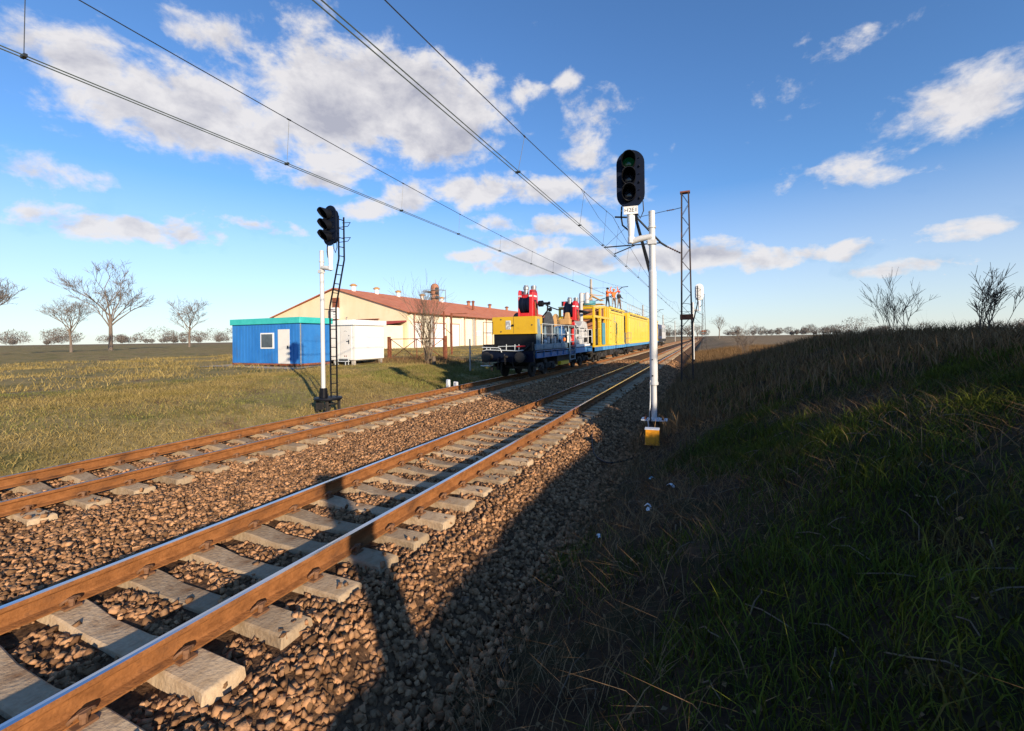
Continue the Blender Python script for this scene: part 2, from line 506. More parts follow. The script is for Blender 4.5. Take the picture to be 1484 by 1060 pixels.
def rail(x, top, label):
    n = len(RAIL); ys = [-10, 40, 120, 300, 900]
    m = MB(); vs = []; fs = []
    for y in ys: vs += [(u, y, w) for u, w in RAIL]
    m.add(vs, [])
    for i in range(len(ys) - 1):
        for j in range(n):
            j2 = (j + 1) % n
            m.f.append((i * n + j, i * n + j2, (i + 1) * n + j2, (i + 1) * n + j)); m.mi.append(1 if j in (9, 10) else 0)
    o = m.build('rail', ['rail_rust', top], smooth=False)
    o.location = (x, 0, 0)
    return tag(o, label, 'rail')


rail(T1 + GAU, 'rail_top', 'polished steel rail nearest the grassy bank, first rail from the viewer')
rail(T1 - GAU, 'rail_top', 'polished steel rail of the near track on the side of the works train')
rail(T2 + GAU, 'rail_top_dull', 'dull rusty rail of the far track on the side facing the near track')
rail(T2 - GAU, 'rail_top_dull', 'dull rusty rail of the far track beside the yellow grass slope')


# ------------------------------------------------------------------ sleepers
def sleeper_mesh():
    m = MB()
    sec = [(-1.26, -.195, .14), (-1.23, -.183, .125), (-.80, -.180, .125), (-.55, -.19, .115), (-.25, -.225, .105), (.25, -.225, .105), (.55, -.19, .115), (.80, -.180, .125), (1.23, -.183, .125), (1.26, -.195, .14)]
    vs = []; fs = []
    for x, zt, w in sec:
        vs += [(x, -w - .02, -.36), (x, w + .02, -.36), (x, w, zt), (x, -w, zt)]
    for i in range(len(sec) - 1):
        for j in range(4):
            j2 = (j + 1) % 4
            fs.append((i * 4 + j, i * 4 + j2, i * 4 + 4 + j2, i * 4 + 4 + j))
    fs += [(3, 2, 1, 0), tuple(range(len(sec) * 4 - 4, len(sec) * 4))]
    m.add(vs, fs); return m


def clip_mesh():
    m = MB()
    # bolt, nut, washer plate and a curled spring clip seen beside the rail foot
    m.lathe((0, 0, -.178), 'z', [(0, .02), (.075, .02), (.075, .006), (.08, .004)], 8)
    m.lathe((0, 0, -.128), 'z', [(0, .03), (.026, .03), (.027, .02)], 6)
    m.box(-.05, .03, -.055, .055, -.182, -.165)
    pts = []
    for i in range(13):
        a = -PI * .75 + 1.5 * PI * i / 12
        pts.append((-.012 + .042 * math.cos(a) * .6 - .012, .058 * math.sin(a), -.135 + .028 * math.cos(a * 1.0)))
    m.tube(pts, .011, 6)
    return m


sl = sleeper_mesh().build('sleeper', 'sleeper', bevel=.012)
cl_proto = None
SLL = {1: 'pale grey concrete sleeper lying across under the rails of the near track', 2: 'pale grey concrete sleeper lying across under the rails of the far track'}
tag(sl, SLL[1], 'sleeper', 'concrete sleepers of the near track')
cm = clip_mesh().build('rail_clip', 'clip', sl)
first = True
n_sl = 0
for trk, tx, sp, ph, kmin, kmax, clip_to in ((1, T1, SP1, PH1, -7, 160, 16.5), (2, T2, SP2, PH2, -11, 110, 17.5)):
    for k in range(kmin, kmax):
        y = ph + sp * k
        if first: o = sl; first = False; o_first = True
        else:
            o = sl.copy(); COL.objects.link(o); o_first = False
        o.location = (tx + random.uniform(-.012, .012), y, random.uniform(-.004, .004))
        o.rotation_euler = (0, 0, random.uniform(-.008, .008))
        o['label'] = SLL[trk]; o['category'] = 'sleeper'
        o['group'] = 'concrete sleepers of the near track' if trk == 1 else 'concrete sleepers of the far track'
        n_sl += 1
        if y < clip_to:
            for i, (rx, sgn) in enumerate(((GAU, 1), (GAU, -1), (-GAU, 1), (-GAU, -1))):
                if trk == 2 and sgn < 0: continue
                if o_first and i == 0: c = cm
                else:
                    c = cm.copy(); COL.objects.link(c); c.parent = o
                c.location = (rx + sgn * .105, 0, 0); c.rotation_euler = (0, 0, 0 if sgn > 0 else PI)
# the rest of the sleepers, far off: one mass
m = MB()
for tx, sp, y0, y1 in ((T1, SP1, PH1 + SP1 * 160, 260), (T2, SP2, PH2 + SP2 * 110, 260)):
    y = y0
    while y < y1:
        m.box(tx - 1.25, tx + 1.25, y - .125, y + .125, -.3, -.19); y += sp
struct(m.build('sleepers', 'sleeper', normals=False), 'stuff')


# ------------------------------------------------------------------ signals
def capsule(cx, cz, w, h, n=14):
    """outline (x,z) of an upright board with round ends"""
    r = w / 2; pts = []
    for i in range(n + 1):
        a = PI * i / n; pts.append((cx + r * math.cos(a), cz + h / 2 - r + r * math.sin(a)))
    for i in range(n + 1):
        a = PI + PI * i / n; pts.append((cx + r * math.cos(a), cz - h / 2 + r + r * math.sin(a)))
    return pts


def signal(label, loc, rz, side, pole_top=4.55, base='plate', lit=True, plate=None, turn=0.0, white_back=False, thick=True):
    """side: +1 head hangs to local +x of the pole, -1 to local -x.  Lamps look to local -y."""
    t = thing('railway_signal', label, 'signal', loc, rz)
    hx = side * .44
    m = MB()
    m.tube([(0, 0, 3.0 if thick else .1), (0, 0, pole_top)], .066, 16)
    m.lathe((0, 0, pole_top), 'z', [(0, .070), (.03, .070), (.045, .03)], 16)
    m.tube([(0, 0, pole_top - .34), (0, 0, pole_top - .30)], .085, 14)
    m.tube([(0, 0, pole_top - .68), (0, 0, pole_top - .64)], .09, 14)
    m.build('pole', 'white_pole', t)
    if thick:
        m = MB()
        m.tube([(0, 0, .86), (0, 0, 3.26)], .083, 16)
        m.tube([(0, 0, 3.26), (0, 0, 3.30)], [.083, .067], 16)
        m.tube([(0, 0, .05), (0, 0, .86)], .058, 12)
        m.tube([(0, 0, .80), (0, 0, .86)], .095, 12)
        sl_ = m.build('pole_sleeve', 'white_pole', t)
        m = MB()
        m.lathe((-.02, -.083, 1.0), 'y', [(-.02, .018), (0, .018)], 8); m.lathe((-.02, -.083, 1.35), 'y', [(-.02, .014), (0, .014)], 8)
        m.tube([(.07, 0, 1.32), (.11, -.01, 1.32)], .01, 6); m.tube([(-.09, 0, .88), (-.12, -.02, .9)], .012, 6)
        m.build('bolt', 'black', sl_)
        m = MB(); m.tube([(-.07, -.05, .9), (-.075, -.07, .5), (-.09, -.12, .12), (-.12, -.2, .05), (-.06, -.5, -.25)], .014, 8)
        m.build('cable_conduit', 'grey_metal', t)
    # arm bracket
    m = MB()
    m.tube([(0, -.02, pole_top - .52), (hx * .55, -.02, pole_top - .55), (hx, -.02, pole_top - .60)], [.062, .07, .066], 12)
    m.box(-.09, .09, -.09, .05, pole_top - .70, pole_top - .60)
    m.prism([(side * .02, pole_top - .60), (side * .13, pole_top - .62), (side * .02, pole_top - .75)], 'y', -.02, .02)
    arm = m.build('bracket_arm', 'white_pole', t, bevel=.004)
    m = MB()
    m.tube([(hx, -.02, pole_top - .63), (hx, -.02, pole_top - .50)], .075, 12)
    m.tube([(hx, -.02, pole_top - .50), (hx, -.02, pole_top - .12), (hx, -.02, pole_top + .1)], [.06, .085, .085], 12)
    m.build('head_support', 'white', t)
    # the head: a board with round ends, three lamps with long hoods
    hz = pole_top + .78
    h = thing('head', '', '', (hx, 0, 0), turn); h.parent = t
    for k in ('label', 'category'):
        if k in h: del h[k]
    bpy.data.objects.remove(h)
    ct, st = math.cos(turn), math.sin(turn)

    def T(mb):
        mb.v = [(hx + x * ct - y * st, x * st + y * ct, z) for x, y, z in mb.v]; return mb
    m = MB(); m.prism(capsule(0, hz, .60, 1.28), 'y', -.05, -.02)
    board = T(m).build('backboard', 'white' if white_back else 'navy_black', t, bevel=.006)
    m = MB(); m.prism(capsule(0, hz, .40, 1.08), 'y', -.02, .16)
    T(m).build('lamp_housing', 'white' if white_back else 'navy_black', t, bevel=.02)
    for i, lz in enumerate((hz + .345, hz - .005, hz - .355)):
        # hood: open tube, longer on top, mouth to -y
        n = 26; ro, ri = .150, .138
        hv = []; hf = []
        for j in range(n):
            a = 2 * PI * j / n
            top = .5 + .5 * math.sin(a)
            ln = .10 + .24 * min(1, top * 1.35)
            for r_, y_ in ((ro, -.05), (ro, -.05 - ln), (ri, -.05 - ln), (ri, -.05)):
                zz = r_ * math.sin(a) * 1.06
                hv.append((r_ * math.cos(a) - .035, y_, lz + zz + (.01 if r_ == ro else .01)))
        for j in range(n):
            j2 = (j + 1) % n
            for q in range(3): hf.append((j * 4 + q, j2 * 4 + q, j2 * 4 + q + 1, j * 4 + q + 1))
        m = MB(); m.add(hv, hf)
        hood = T(m).build('hood', 'black', t)
        m = MB(); m.lathe((-.035, -.056, lz), 'y', [(-.045, .02), (-.04, .06), (-.026, .10), (-.004, .128), (0, .132)], 24)
        T(m).build('lens', 'lens_green' if (lit and i == 0) else 'lens_dark', hood)
        m = MB()
        for dz in (.10, -.07): m.lathe((.19, -.055, lz + dz), 'y', [(-.03, .012), (0, .012)], 8)
        m.tube([(.17, -.06, lz - .11), (.19, -.085, lz - .10), (.2, -.06, lz - .06)], .012, 6)
        T(m).build('latch', 'black', board)
    if plate:
        m = MB(); m.box(-.15, .15, -.11, -.10, hz - .79, hz - .62)
        pl = T(m).build('number_plate', 'white', t)
        m = MB()
        for (a, b, c, d) in ((-.15, .15, hz - .79, hz - .775), (-.15, .15, hz - .635, hz - .62), (-.15, -.135, hz - .775, hz - .635), (.135, .15, hz - .775, hz - .635)):
            m.box(a, b, -.118, -.1105, c, d)
        T(m).build('plate_frame', 'white', pl)
        text_mesh(plate, .125, pl, 'plate_text', 'ink', (hx + .111 * st, -.113 * ct, hz - .705), (PI / 2, 0, turn))
    # cable loops hanging from the head
    m = MB()
    m.tube([(hx + .26, .0, hz - .5), (hx + .27, .0, hz - .72), (hx + .20, .0, hz - .88), (hx + .13, .0, hz - .74), (hx + .1, .02, hz - .6)], .012, 6)
    m.tube([(hx - .20, .03, hz - .56), (hx - .215, .03, hz - .8), (hx - .19, .04, hz - .98), (hx - .05, .05, hz - 1.12)], .02, 6)
    m.build('cable', 'black', t)
    # ladder behind the pole, slanting over to the head
    m = MB()
    lx = side * .30
    ly = .42
    for s in (-.11, .11):
        path = [(0 + s * .15, ly + s, -.1), (0 + s * .15, ly + s, 3.0), (lx * 1.25, ly + s + .05, 4.55), (lx * 1.25, ly + s + .05, hz + .42)]
        for p, q in zip(path, path[1:]): m.bar(p, q, .05, .028)
    z = .15
    while z < hz + .4:
        if z < 3.0: x_ = 0
        elif z < 4.55: x_ = lx * 1.25 * (z - 3.0) / 1.55
        else: x_ = lx * 1.25
        y_ = ly + (.05 if z > 4.55 else 0)
        m.tube([(x_, y_ - .11, z), (x_, y_ + .11, z)], .015, 6); z += .30
    for zz in (hz - .28, hz + .22):
        m.tube([(lx * 1.25, ly + .10, zz), (lx * 1.25 + .15, ly + .3, zz + .04), (lx * 1.25 - .1, ly + .42, zz - .03), (lx * 1.25 - .25, ly + .18, zz - .1), (hx, .12, zz - .14)], .012, 6)
    m.tube([(0, 0, 2.9), (0, ly, 2.9)], .015, 6); m.tube([(0, 0, 1.2), (0, ly, 1.2)], .015, 6)
    m.build('ladder', 'black', t)
    # foot
    if base == 'plate':
        m = MB(); m.box(-.27, .27, -.16, .16, .03, .055); m.box(-.12, .12, -.1, .1, .0555, .075)
        m.build('base_plate', 'plate_grey', t, bevel=.003)
        for sx in (-.18, .18):
            for sy in (-.1, .1):
                m = MB(); m.lathe((sx, sy, .056), 'z', [(0, .028), (.03, .028), (.035, .012), (.06, .012)], 6); m.build('bolt', 'rust', t)
        m = MB(); m.box(-.11, .11, -.09, .09, -.55, .028); m.build('foundation', 'black_soot', t, bevel=.02)
    else:
        m = MB(); m.tube([(0, 0, .02), (0, 0, .34)], .1, 12)
        for a in range(4): m.bar((math.cos(a * PI / 2 + .6) * .12, math.sin(a * PI / 2 + .6) * .12, .03), (math.cos(a * PI / 2 + .6) * .09, math.sin(a * PI / 2 + .6) * .09, .33), .04)
        m.lathe((.1, .1, 0), 'z', [(-.04, .42), (0, .44), (.04, .42)], 20)
        m.build('foot', 'black', t)
        m = MB()
        for sx, sy in ((-.15, -.12), (.3, -.12), (-.15, .35), (.3, .35)): m.bar((sx, sy, -.04), (sx, sy, -.42), .07)
        m.bar((-.15, -.12, -.2), (.3, -.12, -.2), .05); m.bar((-.15, .35, -.2), (.3, .35, -.2), .05)
        m.box(-.1, .14, -.16, -.1, -.34, -.1); m.bar((.075, -.12, -.2), (.075, .35, -.2), .05)
        m.build('base_frame', 'black_soot', t)
    return t


signal('tall white signal post with black three lamp head, top lamp green, beside the yellow box', (-1.03, 10.05, .1), R(2), -1, plate='H2E1', turn=R(6))
signal('white signal post with black three lamp head and black ladder left of the white cabin', (-11.35, 10.66, .08), R(-4), 1, pole_top=4.76, base='frame', lit=False, turn=0, thick=False)
signal('distant white backed signal turned away, standing behind the rusty lattice mast', (-.80, 36, -.15), R(176), -1, pole_top=4.6, base='frame', lit=False, white_back=True, thick=False)

# yellow trackside box
t = thing('cable_box', 'small yellow box on a stub post in front of the near signal', 'box', (-.93, 8.65, -.12), R(4))
m = MB(); m.box(-.125, .125, -.09, .09, .06, .33); m.build('box_body', 'yellow_box', t, bevel=.012)
m = MB(); m.box(-.132, .132, -.097, .097, .331, .347); m.build('lid', 'plate_grey', t, bevel=.004)
m = MB(); m.box(-.135, .135, -.1, .1, .045, .06); m.build('bottom_flange', 'yellow_box', t, bevel=.003)
m = MB(); m.tube([(0, 0, -.5), (0, 0, .046)], .04, 10); m.build('stub_post', 'rust', t)
m = MB(); m.tube([(.10, .1, .2), (-.02, .3, .12), (-.1, .8, .08), (-.08, 1.2, .2), (-.06, 1.33, .6)], .014, 6)
m.build('cable', 'black', t)
t = thing('cable', 'black cable snaking over the stones from the near track to the yellow box', 'cable', (-2.6, 9.5, -.3))
m = MB()
pts = [(-4.75, 12.3, -.13), (-4.3, 12.1, -.20), (-3.9, 11.9, -.18), (-3.45, 11.85, -.15), (-3.1, 11.8, -.16), (-2.7, 11.2, -.22), (-2.4, 10.0, -.30), (-2.1, 8.9, -.42), (-1.7, 8.35, -.42), (-1.3, 8.3, -.30), (-1.0, 8.5, -.18), (-.93, 8.6, -.05)]
sm = []
for i in range(len(pts) - 1):
    for k in range(4):
        a = k / 4; p0 = pts[max(0, i - 1)]; p1 = pts[i]; p2 = pts[i + 1]; p3 = pts[min(len(pts) - 1, i + 2)]
        sm.append(tuple(.5 * ((2 * p1[c]) + (-p0[c] + p2[c]) * a + (2 * p0[c] - 5 * p1[c] + 4 * p2[c] - p3[c]) * a * a + (-p0[c] + 3 * p1[c] - 3 * p2[c] + p3[c]) * a ** 3) for c in range(3)))
sm.append(pts[-1])
m.tube(sm, .017, 6); m.build('cable_line', 'black', t, world=True)


# ------------------------------------------------------------------ catenary masts
def insulator(m, p, q, r=.055, n=6):
    p, q = Vector(p), Vector(q); d = q - p
    m.tube([p, q], r * .45, 8)
    for i in range(n):
        c = p + d * ((i + .5) / n); e = d.normalized() * .018
        m.tube([c - e, c, c + e], [r * .5, r, r * .5], 10)


def lattice_mast(label, loc, h=8.05, wt=.135, wb=.235, group=None, cant=None, mirror=1):
    t = thing('catenary_mast', label, 'mast', loc, 0, group)
    m = MB()
    for sx in (-1, 1):
        for sy in (-1, 1):
            m.bar((sx * wb, sy * wb * .7, -.5), (sx * wt, sy * wt * .7, h), .055, .055)
    m.build('mast_legs', ['dark_lattice'], t)
    m = MB()
    nz = 17
    for i in range(nz):
        z0, z1 = h * i / nz, h * (i + 1) / nz
        w0 = wb + (wt - wb) * z0 / h; w1 = wb + (wt - wb) * z1 / h
        s = 1 if i % 2 else -1
        for sy in (-.7, .7): m.bar((-s * w0, sy * w0, z0), (s * w1, sy * w1, z1), .028, .012)
        for sx in (-1, 1): m.bar((sx * w0, -s * w0 * .7, z0), (sx * w1, s * w1 * .7, z1), .028, .012)
    m.build('lacing', 'dark_lattice', t)
    m = MB(); m.box(-wt - .06, wt + .06, -wt * .7 - .05, wt * .7 + .05, h + .0, h + .06); m.build('cap', 'rust', t)
    zb = h * .335; wm = wb + (wt - wb) * .335
    m = MB(); m.box(-wm - .055, wm + .055, -wm * .7 - .055, wm * .7 + .055, zb, zb + .22); m.build('band_plate', 'rust', t)
    if cant: cantilever(t, cant, mirror, wt, wb, h)
    return t


def cantilever(t, c, mir, wt, wb, h):
    """c: dict of local (x,z) points: stay on mast, strut foot, messenger head, registration pull"""
    X = lambda p: (p[0] * mir, 0, p[1])
    m = MB(); insulator(m, X(c['foot']), X(c['foot2'])); insulator(m, X(c['stay2']), X(c['stay3']), .04, 4)
    m.build('insulator', 'porcelain', t)
    m = MB()
    m.tube([X(c['foot2']), X(c['knee']), X(c['head'])], .042, 8)
    m.tube([X(c['head']), X(c['tip'])], .04, 8)
    m.tube([X(c['stay']), X(c['stay2'])], .014, 6); m.tube([X(c['stay3']), X(c['head'])], .012, 6)
    m.tube([X(c['knee']), X(c['reg'])], .028, 8)
    m.tube([X(c['steady0']), X(c['steady1'])], .024, 8)
    m.tube([X(c['head']), X(c['reg'])], .008, 5)
    m.build('cantilever_tube', 'wire', t)


NEARC = dict(foot=(-.20, 5.53), foot2=(-.75, 5.86), knee=(-1.0, 6.05), head=(-2.0, 7.26), tip=(-2.95, 7.40), stay=(-.15, 7.46), stay2=(-.45, 7.42), stay3=(-.75, 7.40), reg=(-3.45, 6.08), steady0=(-2.1, 6.04), steady1=(-3.0, 5.74))
# knee on the strut: the strut runs foot2 -> knee -> head
lattice_mast('rusty black lattice mast with cantilever arm, nearest of all masts, right of the near signal', (-.70, 20.1, -.05), cant=NEARC)
lattice_mast('distant lattice mast right of the turned away signal at the end of the bank', (-.15, 74, -.3), h=8.6, wt=.12, wb=.36, cant=NEARC)
lattice_mast('most distant lattice mast on the right side of the line near the horizon', (-.4, 132, -.3), h=8.2, cant=NEARC)
LEFTC = dict(foot=(-.2, 6.1), foot2=(-.55, 6.15), knee=(-2.2, 6.55), head=(-3.55, 7.55), tip=(-4.2, 7.58), stay=(-.1, 7.62), stay2=(-.35, 7.62), stay3=(-.8, 7.60), reg=(-2.9, 6.30), steady0=(-2.2, 6.45), steady1=(-3.4, 6.1))


def tube_mast(label, loc, h=8.6, cant=LEFTC):
    t = thing('catenary_mast', label, 'mast', loc)
    m = MB(); m.tube([(0, 0, -.4), (0, 0, h)], [.19, .14], 14); m.build('mast_pole', 'concrete', t)
    m = MB()
    for z in (6.05, 6.25, 7.6): m.tube([(0, 0, z), (0, 0, z + .06)], .18, 12)
    m.build('clamp_band', 'rust', t)
    m = MB(); m.lathe((0, 0, h), 'z', [(0, .15), (.05, .15), (.09, .05)], 12); m.build('cap', 'concrete', t)
    if cant: cantilever(t, cant, -1, .1, .15, h)
    return t


tube_mast('round concrete mast with cantilever rising behind the yellow works train', (-12, 50.5, .0))
tube_mast('round concrete mast hidden behind the near signal post, second along the far track', (-12, 97, 0))
tube_mast('distant concrete mast left of the locomotive end of the train', (-12, 146, 0))
tube_mast('most distant concrete mast beside the far track near the horizon', (-12, 206, 0))


# ------------------------------------------------------------------ overhead lines
def overhead(label, sup, twin, dropn, drop_y, sag=1.15, zc=5.86):
    """sup: list of (y, contact x, messenger x, messenger z)"""
    y0 = sup[0][0]
    t = thing('overhead_line', label, 'overhead wire', (sup[1][2], sup[1][0], zc))

    def mess(y):
        for a, b in zip(sup, sup[1:]):
            if a[0] <= y <= b[0]:
                u = (y - a[0]) / (b[0] - a[0])
                return (a[2] + (b[2] - a[2]) * u, a[3] + (b[3] - a[3]) * u - sag * 4 * u * (1 - u) * ((b[0] - a[0]) / 52) ** 2)

    def cont(y):
        for a, b in zip(sup, sup[1:]):
            if a[0] <= y <= b[0]:
                u = (y - a[0]) / (b[0] - a[0]); return a[1] + (b[1] - a[1]) * u
    pts = []
    for a, b in zip(sup, sup[1:]):
        for k in range(24):
            y = a[0] + (b[0] - a[0]) * k / 24; x, z = mess(y); pts.append((x, y, z))
    m = MB(); m.tube(pts, .0095, 5, cap=False); m.build('messenger_wire', 'wire', t, world=True)
    for s in ((-.045, .045) if twin else (0,)):
        m = MB(); m.tube([(a[1] + s, a[0], zc) for a in sup], .0095, 5, cap=False); m.build('contact_wire', 'copper', t, world=True)
    for y in drop_y:
        x, z = mess(y); m = MB()
        m.tube([(x, y, z), (cont(y), y, zc)], .0055, 4)
        m.box(cont(y) - .06, cont(y) + .06, y - .02, y + .02, zc - .015, zc + .03)
        m.tube([(x, y - .05, z), (x, y + .05, z)], .018, 5)
        m.build('dropper', 'wire', t, world=True)
    # stitch wire either side of each support
    for a in sup[1:4]:
        yl, yr = a[0] - 5.5, a[0] + 5.5
        (xl, zl), (xr, zr) = mess(yl), mess(yr)
        m = MB(); m.tube([(xl, yl, zl), ((xl + xr) / 2 - .05, a[0] - 2.5, zl - .25), ((xl + xr) / 2, a[0] + 2.5, zr - .25), (xr, yr, zr)], .006, 5, cap=False)
        m.build('stitch_wire', 'wire', t, world=True)
    return t


overhead('twin contact wires hung over the near track, ending overhead at the top of the picture',
         [(-32, -4.25, -4.07, 7.5), (20.1, -3.93, -3.75, 7.40), (74, -4.2, -4.07, 7.4), (132, -3.9, -3.9, 7.4), (200, -4.1, -4.1, 7.4)], True, 0,
         [-5, 2.4, 9.62, 15.1, 18.8, 21.6, 25, 30, 36, 42, 48, 54, 60, 66, 80, 90, 100])
overhead('paired wires hung over the far track, crossing the sky above the warehouse',
         [(-10, -8.9, -8.8, 8.15), (50.5, -8.6, -8.55, 7.62), (97, -8.9, -8.8, 7.5), (146, -8.7, -8.7, 7.5), (206, -8.8, -8.8, 7.5)], True, 0,
         [3, 7.3, 11.48, 15.0, 18.75, 22.8, 26.5, 31, 36, 41, 47, 54, 60, 68, 76, 84], sag=.85, zc=6.05)

# ------------------------------------------------------------------ works train
XC = T2; XR = -7.42; XL = 2 * XC - XR


def buffer_mb(x, y, dirn, z=1.06):
    m = MB()
    m.lathe((x, y, z), 'y', [(0, .12), (dirn * .02, .22), (dirn * .05, .255), (dirn * .09, .255), (dirn * .10, .12), (dirn * .12, .085), (dirn * .35, .085), (dirn * .35, .13), (dirn * .62, .14)], 24)
    return m


def wheelset(t, y, r=.46, mtl='black_soot'):
    m = MB()
    for s in (-1, 1):
        x = XC + s * GAU
        m.lathe((x, y, r), 'x', [(-.06, r + .028), (-.04, r + .028), (-.03, r), (.06, r), (.065, r - .07), (.0651, .15), (.075, .12), (.075, .02)] if s > 0 else [(-.075, .02), (-.075, .12), (-.0651, .15), (-.065, r - .07), (-.06, r), (.03, r), (.04, r + .028), (.06, r + .028)], 28)
    m.tube([(XC - .7, y, r), (XC + .7, y, r)], .08, 10)
    return m.build('wheelset', mtl, t, world=True)


def bogie(t, y0, y1):
    m = MB(); xs = (XR - .22, XL + .22)
    for x in xs:
        m.prism([(y0 - .45, .50), (y0 - .45, .68), (y0 + .35, .72), ((y0 + y1) / 2 - .4, .62), ((y0 + y1) / 2 + .4, .62), (y1 - .35, .72), (y1 + .45, .68), (y1 + .45, .50), (y1 - .3, .44), ((y0 + y1) / 2, .36), (y0 + .3, .44)], 'x', x - .05, x + .05)
        for y in (y0, y1):
            m.box(x - .02, x + .14, y - .15, y + .15, .32, .62); m.lathe((x + .14, y, .46), 'x', [(0, .11), (.05, .10), (.05, .04)], 12)
        for q in (-.22, 0, .22):
            m.lathe((x + .08, (y0 + y1) / 2 + q, .40), 'z', [(0, .08), (.28, .08)], 10)
        for y in (y0 - .62, y1 + .62): m.box(x - .1, x + .02, y - .05, y + .05, .3, .55)
    m.box(XL + .2, XR - .2, (y0 + y1) / 2 - .2, (y0 + y1) / 2 + .2, .55, .80)
    b = m.build('bogie_frame', 'black_soot', t, world=True, bevel=.01)
    for y in (y0, y1): wheelset(t, y)
    return b


def railing(t, pts, z0, h, name='railing', material='rail_grey', r=.018, mids=(.5,), posts=True):
    m = MB()
    for f in (1.0,) + tuple(mids): m.tube([(x, y, z0 + h * f) for x, y in pts], r, 6)
    if posts:
        for x, y in pts: m.tube([(x, y, z0), (x, y, z0 + h)], r, 6)
    return m.build(name, material, t, world=True)


# --- the flat works wagon in front
w1 = thing('works_wagon', 'blue flat works wagon with yellow cabinet and two red winches leading the train', 'rail wagon', (XC, 19.0, 0))
m = MB(); m.box(XL + .05, XR - .05, 19.75, 31.5, 1.22, 1.36); m.build('deck', 'black_soot', w1, world=True)
m = MB(); m.box(XL - .02, XR - .02, 19.55, 19.72, .80, 1.33)
m.box(XL + .3, XR - .3, 19.5, 19.549, .9, 1.2); m.build('buffer_beam', 'navy_black', w1, world=True, bevel=.01)
m = MB(); m.box(XL - .02, XR - .02, 31.4, 31.55, .80, 1.33); m.build('end_beam', 'black_soot', w1, world=True)
for s in (-1, 1): buffer_mb(XC + s * .875, 18.92, 1).build('buffer', 'black_soot', w1, world=True)
for s in (-1, 1): buffer_mb(XC + s * .875, 32.0, -1).build('buffer', 'black_soot', w1, world=True)
m = MB()
m.tube([(XC, 19.5, 1.06), (XC, 19.28, 1.06), (XC, 19.2, 1.12), (XC, 19.22, 1.2)], [.06, .05, .045, .03], 8)
m.tube([(XC - .03, 19.25, 1.05), (XC - .03, 19.3, .75), (XC + .03, 19.3, .70), (XC + .03, 19.26, 1.0)], .022, 6)
m.build('coupling_hook', 'black_soot', w1, world=True)
for dx in (-.42, .38):
    m = MB(); m.tube([(XC + dx, 19.5, .98), (XC + dx, 19.36, .96), (XC + dx + .02, 19.30, .78), (XC + dx + .05, 19.32, .55), (XC + dx + .12, 19.4, .5)], .026, 7)
    m.build('brake_hose', 'black', w1, world=True)
m = MB()
for s in (-1, 1):
    for k in range(7):
        y = 20.1 + 1.6 * k
    x = XR if s > 0 else XL
    m.box(min(x, x - s * .08), max(x, x - s * .08), 19.9, 31.3, .97, 1.01)
    m.box(min(x, x - s * .08), max(x, x - s * .08), 19.9, 31.3, 1.285, 1.325)
    m.box(min(x - s * .05, x - s * .07), max(x - s * .05, x - s * .07), 19.9, 31.3, 1.01, 1.285)
    for k in range(11):
        y = 19.95 + 1.13 * k
        m.box(min(x - s * .002, x - s * .05), max(x - s * .002, x - s * .05), y - .02, y + .02, 1.01, 1.285)
m.build('side_sill', 'wagon_blue', w1, world=True)
m = MB(); m.box(XR - .03, XR + .012, 27.0, 29.6, .97, 1.28); m.build('sunlit_sill', 'wagon_blue_lit', w1, world=True, bevel=.006)  # sunlit stretch of the sill, its brightness put into a lighter plate
m = MB(); m.box(XR - .03, XR + .014, 27.05, 29.4, 1.36, 1.52); m.build('notice_board', 'white_wall', w1, world=True)
m = MB()
for a, b in ((19.9, 20.95), (21.0, 22.5), (22.55, 24.0), (24.05, 25.2)):
    m.box(XR - .10, XR - .03, a, b, 1.37, 1.66); m.box(XR - .028, XR - .012, a + .08, b - .08, 1.42, 1.60)
m.build('side_locker', 'grey_blue', w1, world=True, bevel=.012)
bogie(w1, 20.9, 22.7); bogie(w1, 28.4, 30.2)
m = MB(); m.box(XL + .5, XR - .25, 23.9, 26.8, .45, .97); m.tube([(XC - .6, 24.1, .72), (XC - .6, 26.6, .72)], .25, 14)
m.prism([(23.6, 1.0), (24.4, .55), (26.6, .55), (27.4, 1.0)], 'x', XR - .5, XR - .42); m.build('underframe', 'black_soot', w1, world=True)
# corner steps and uncoupling lever in front
m = MB(); m.box(XL - .12, XL + .42, 19.58, 19.86, .58, .62); m.build('corner_step', 'rail_grey', w1, world=True)
m = MB(); m.tube([(XL + .02, 19.6, .8), (XL + .02, 19.62, .6)], .02, 6); m.tube([(XL + .38, 19.6, .8), (XL + .38, 19.62, .6)], .02, 6); m.build('step_hanger', 'rust_light', w1, world=True)
m = MB()
m.tube([(XL + .05, 19.47, 1.52), (XL + .95, 19.44, 1.50), (XL + 1.05, 19.44, 1.46), (XL + 1.12, 19.46, 1.28)], .024, 7)
m.tube([(XL + .06, 19.5, 1.34), (XL + .3, 19.46, 1.40), (XR - .75, 19.46, 1.345), (XR - .5, 19.46, 1.38)], .024, 7)
m.tube([(XL + .9, 19.52, 1.56), (XR - .7, 19.52, 1.58)], .02, 6)
for x in (XL + .3, XL + .5): m.tube([(x, 19.47, 1.38), (x, 19.48, 1.5)], .02, 6)
for x in (XL + 1.35, XL + 1.8, XR - .75): m.tube([(x, 19.5, 1.36), (x, 19.52, 1.66)], .02, 6)
m.build('front_rail', 'rail_grey', w1, world=True)
m = MB(); m.tube([(XR - .85, 19.5, 1.55), (XR - .42, 19.5, 1.57)], .035, 8); m.build('red_lever', 'red', w1, world=True)
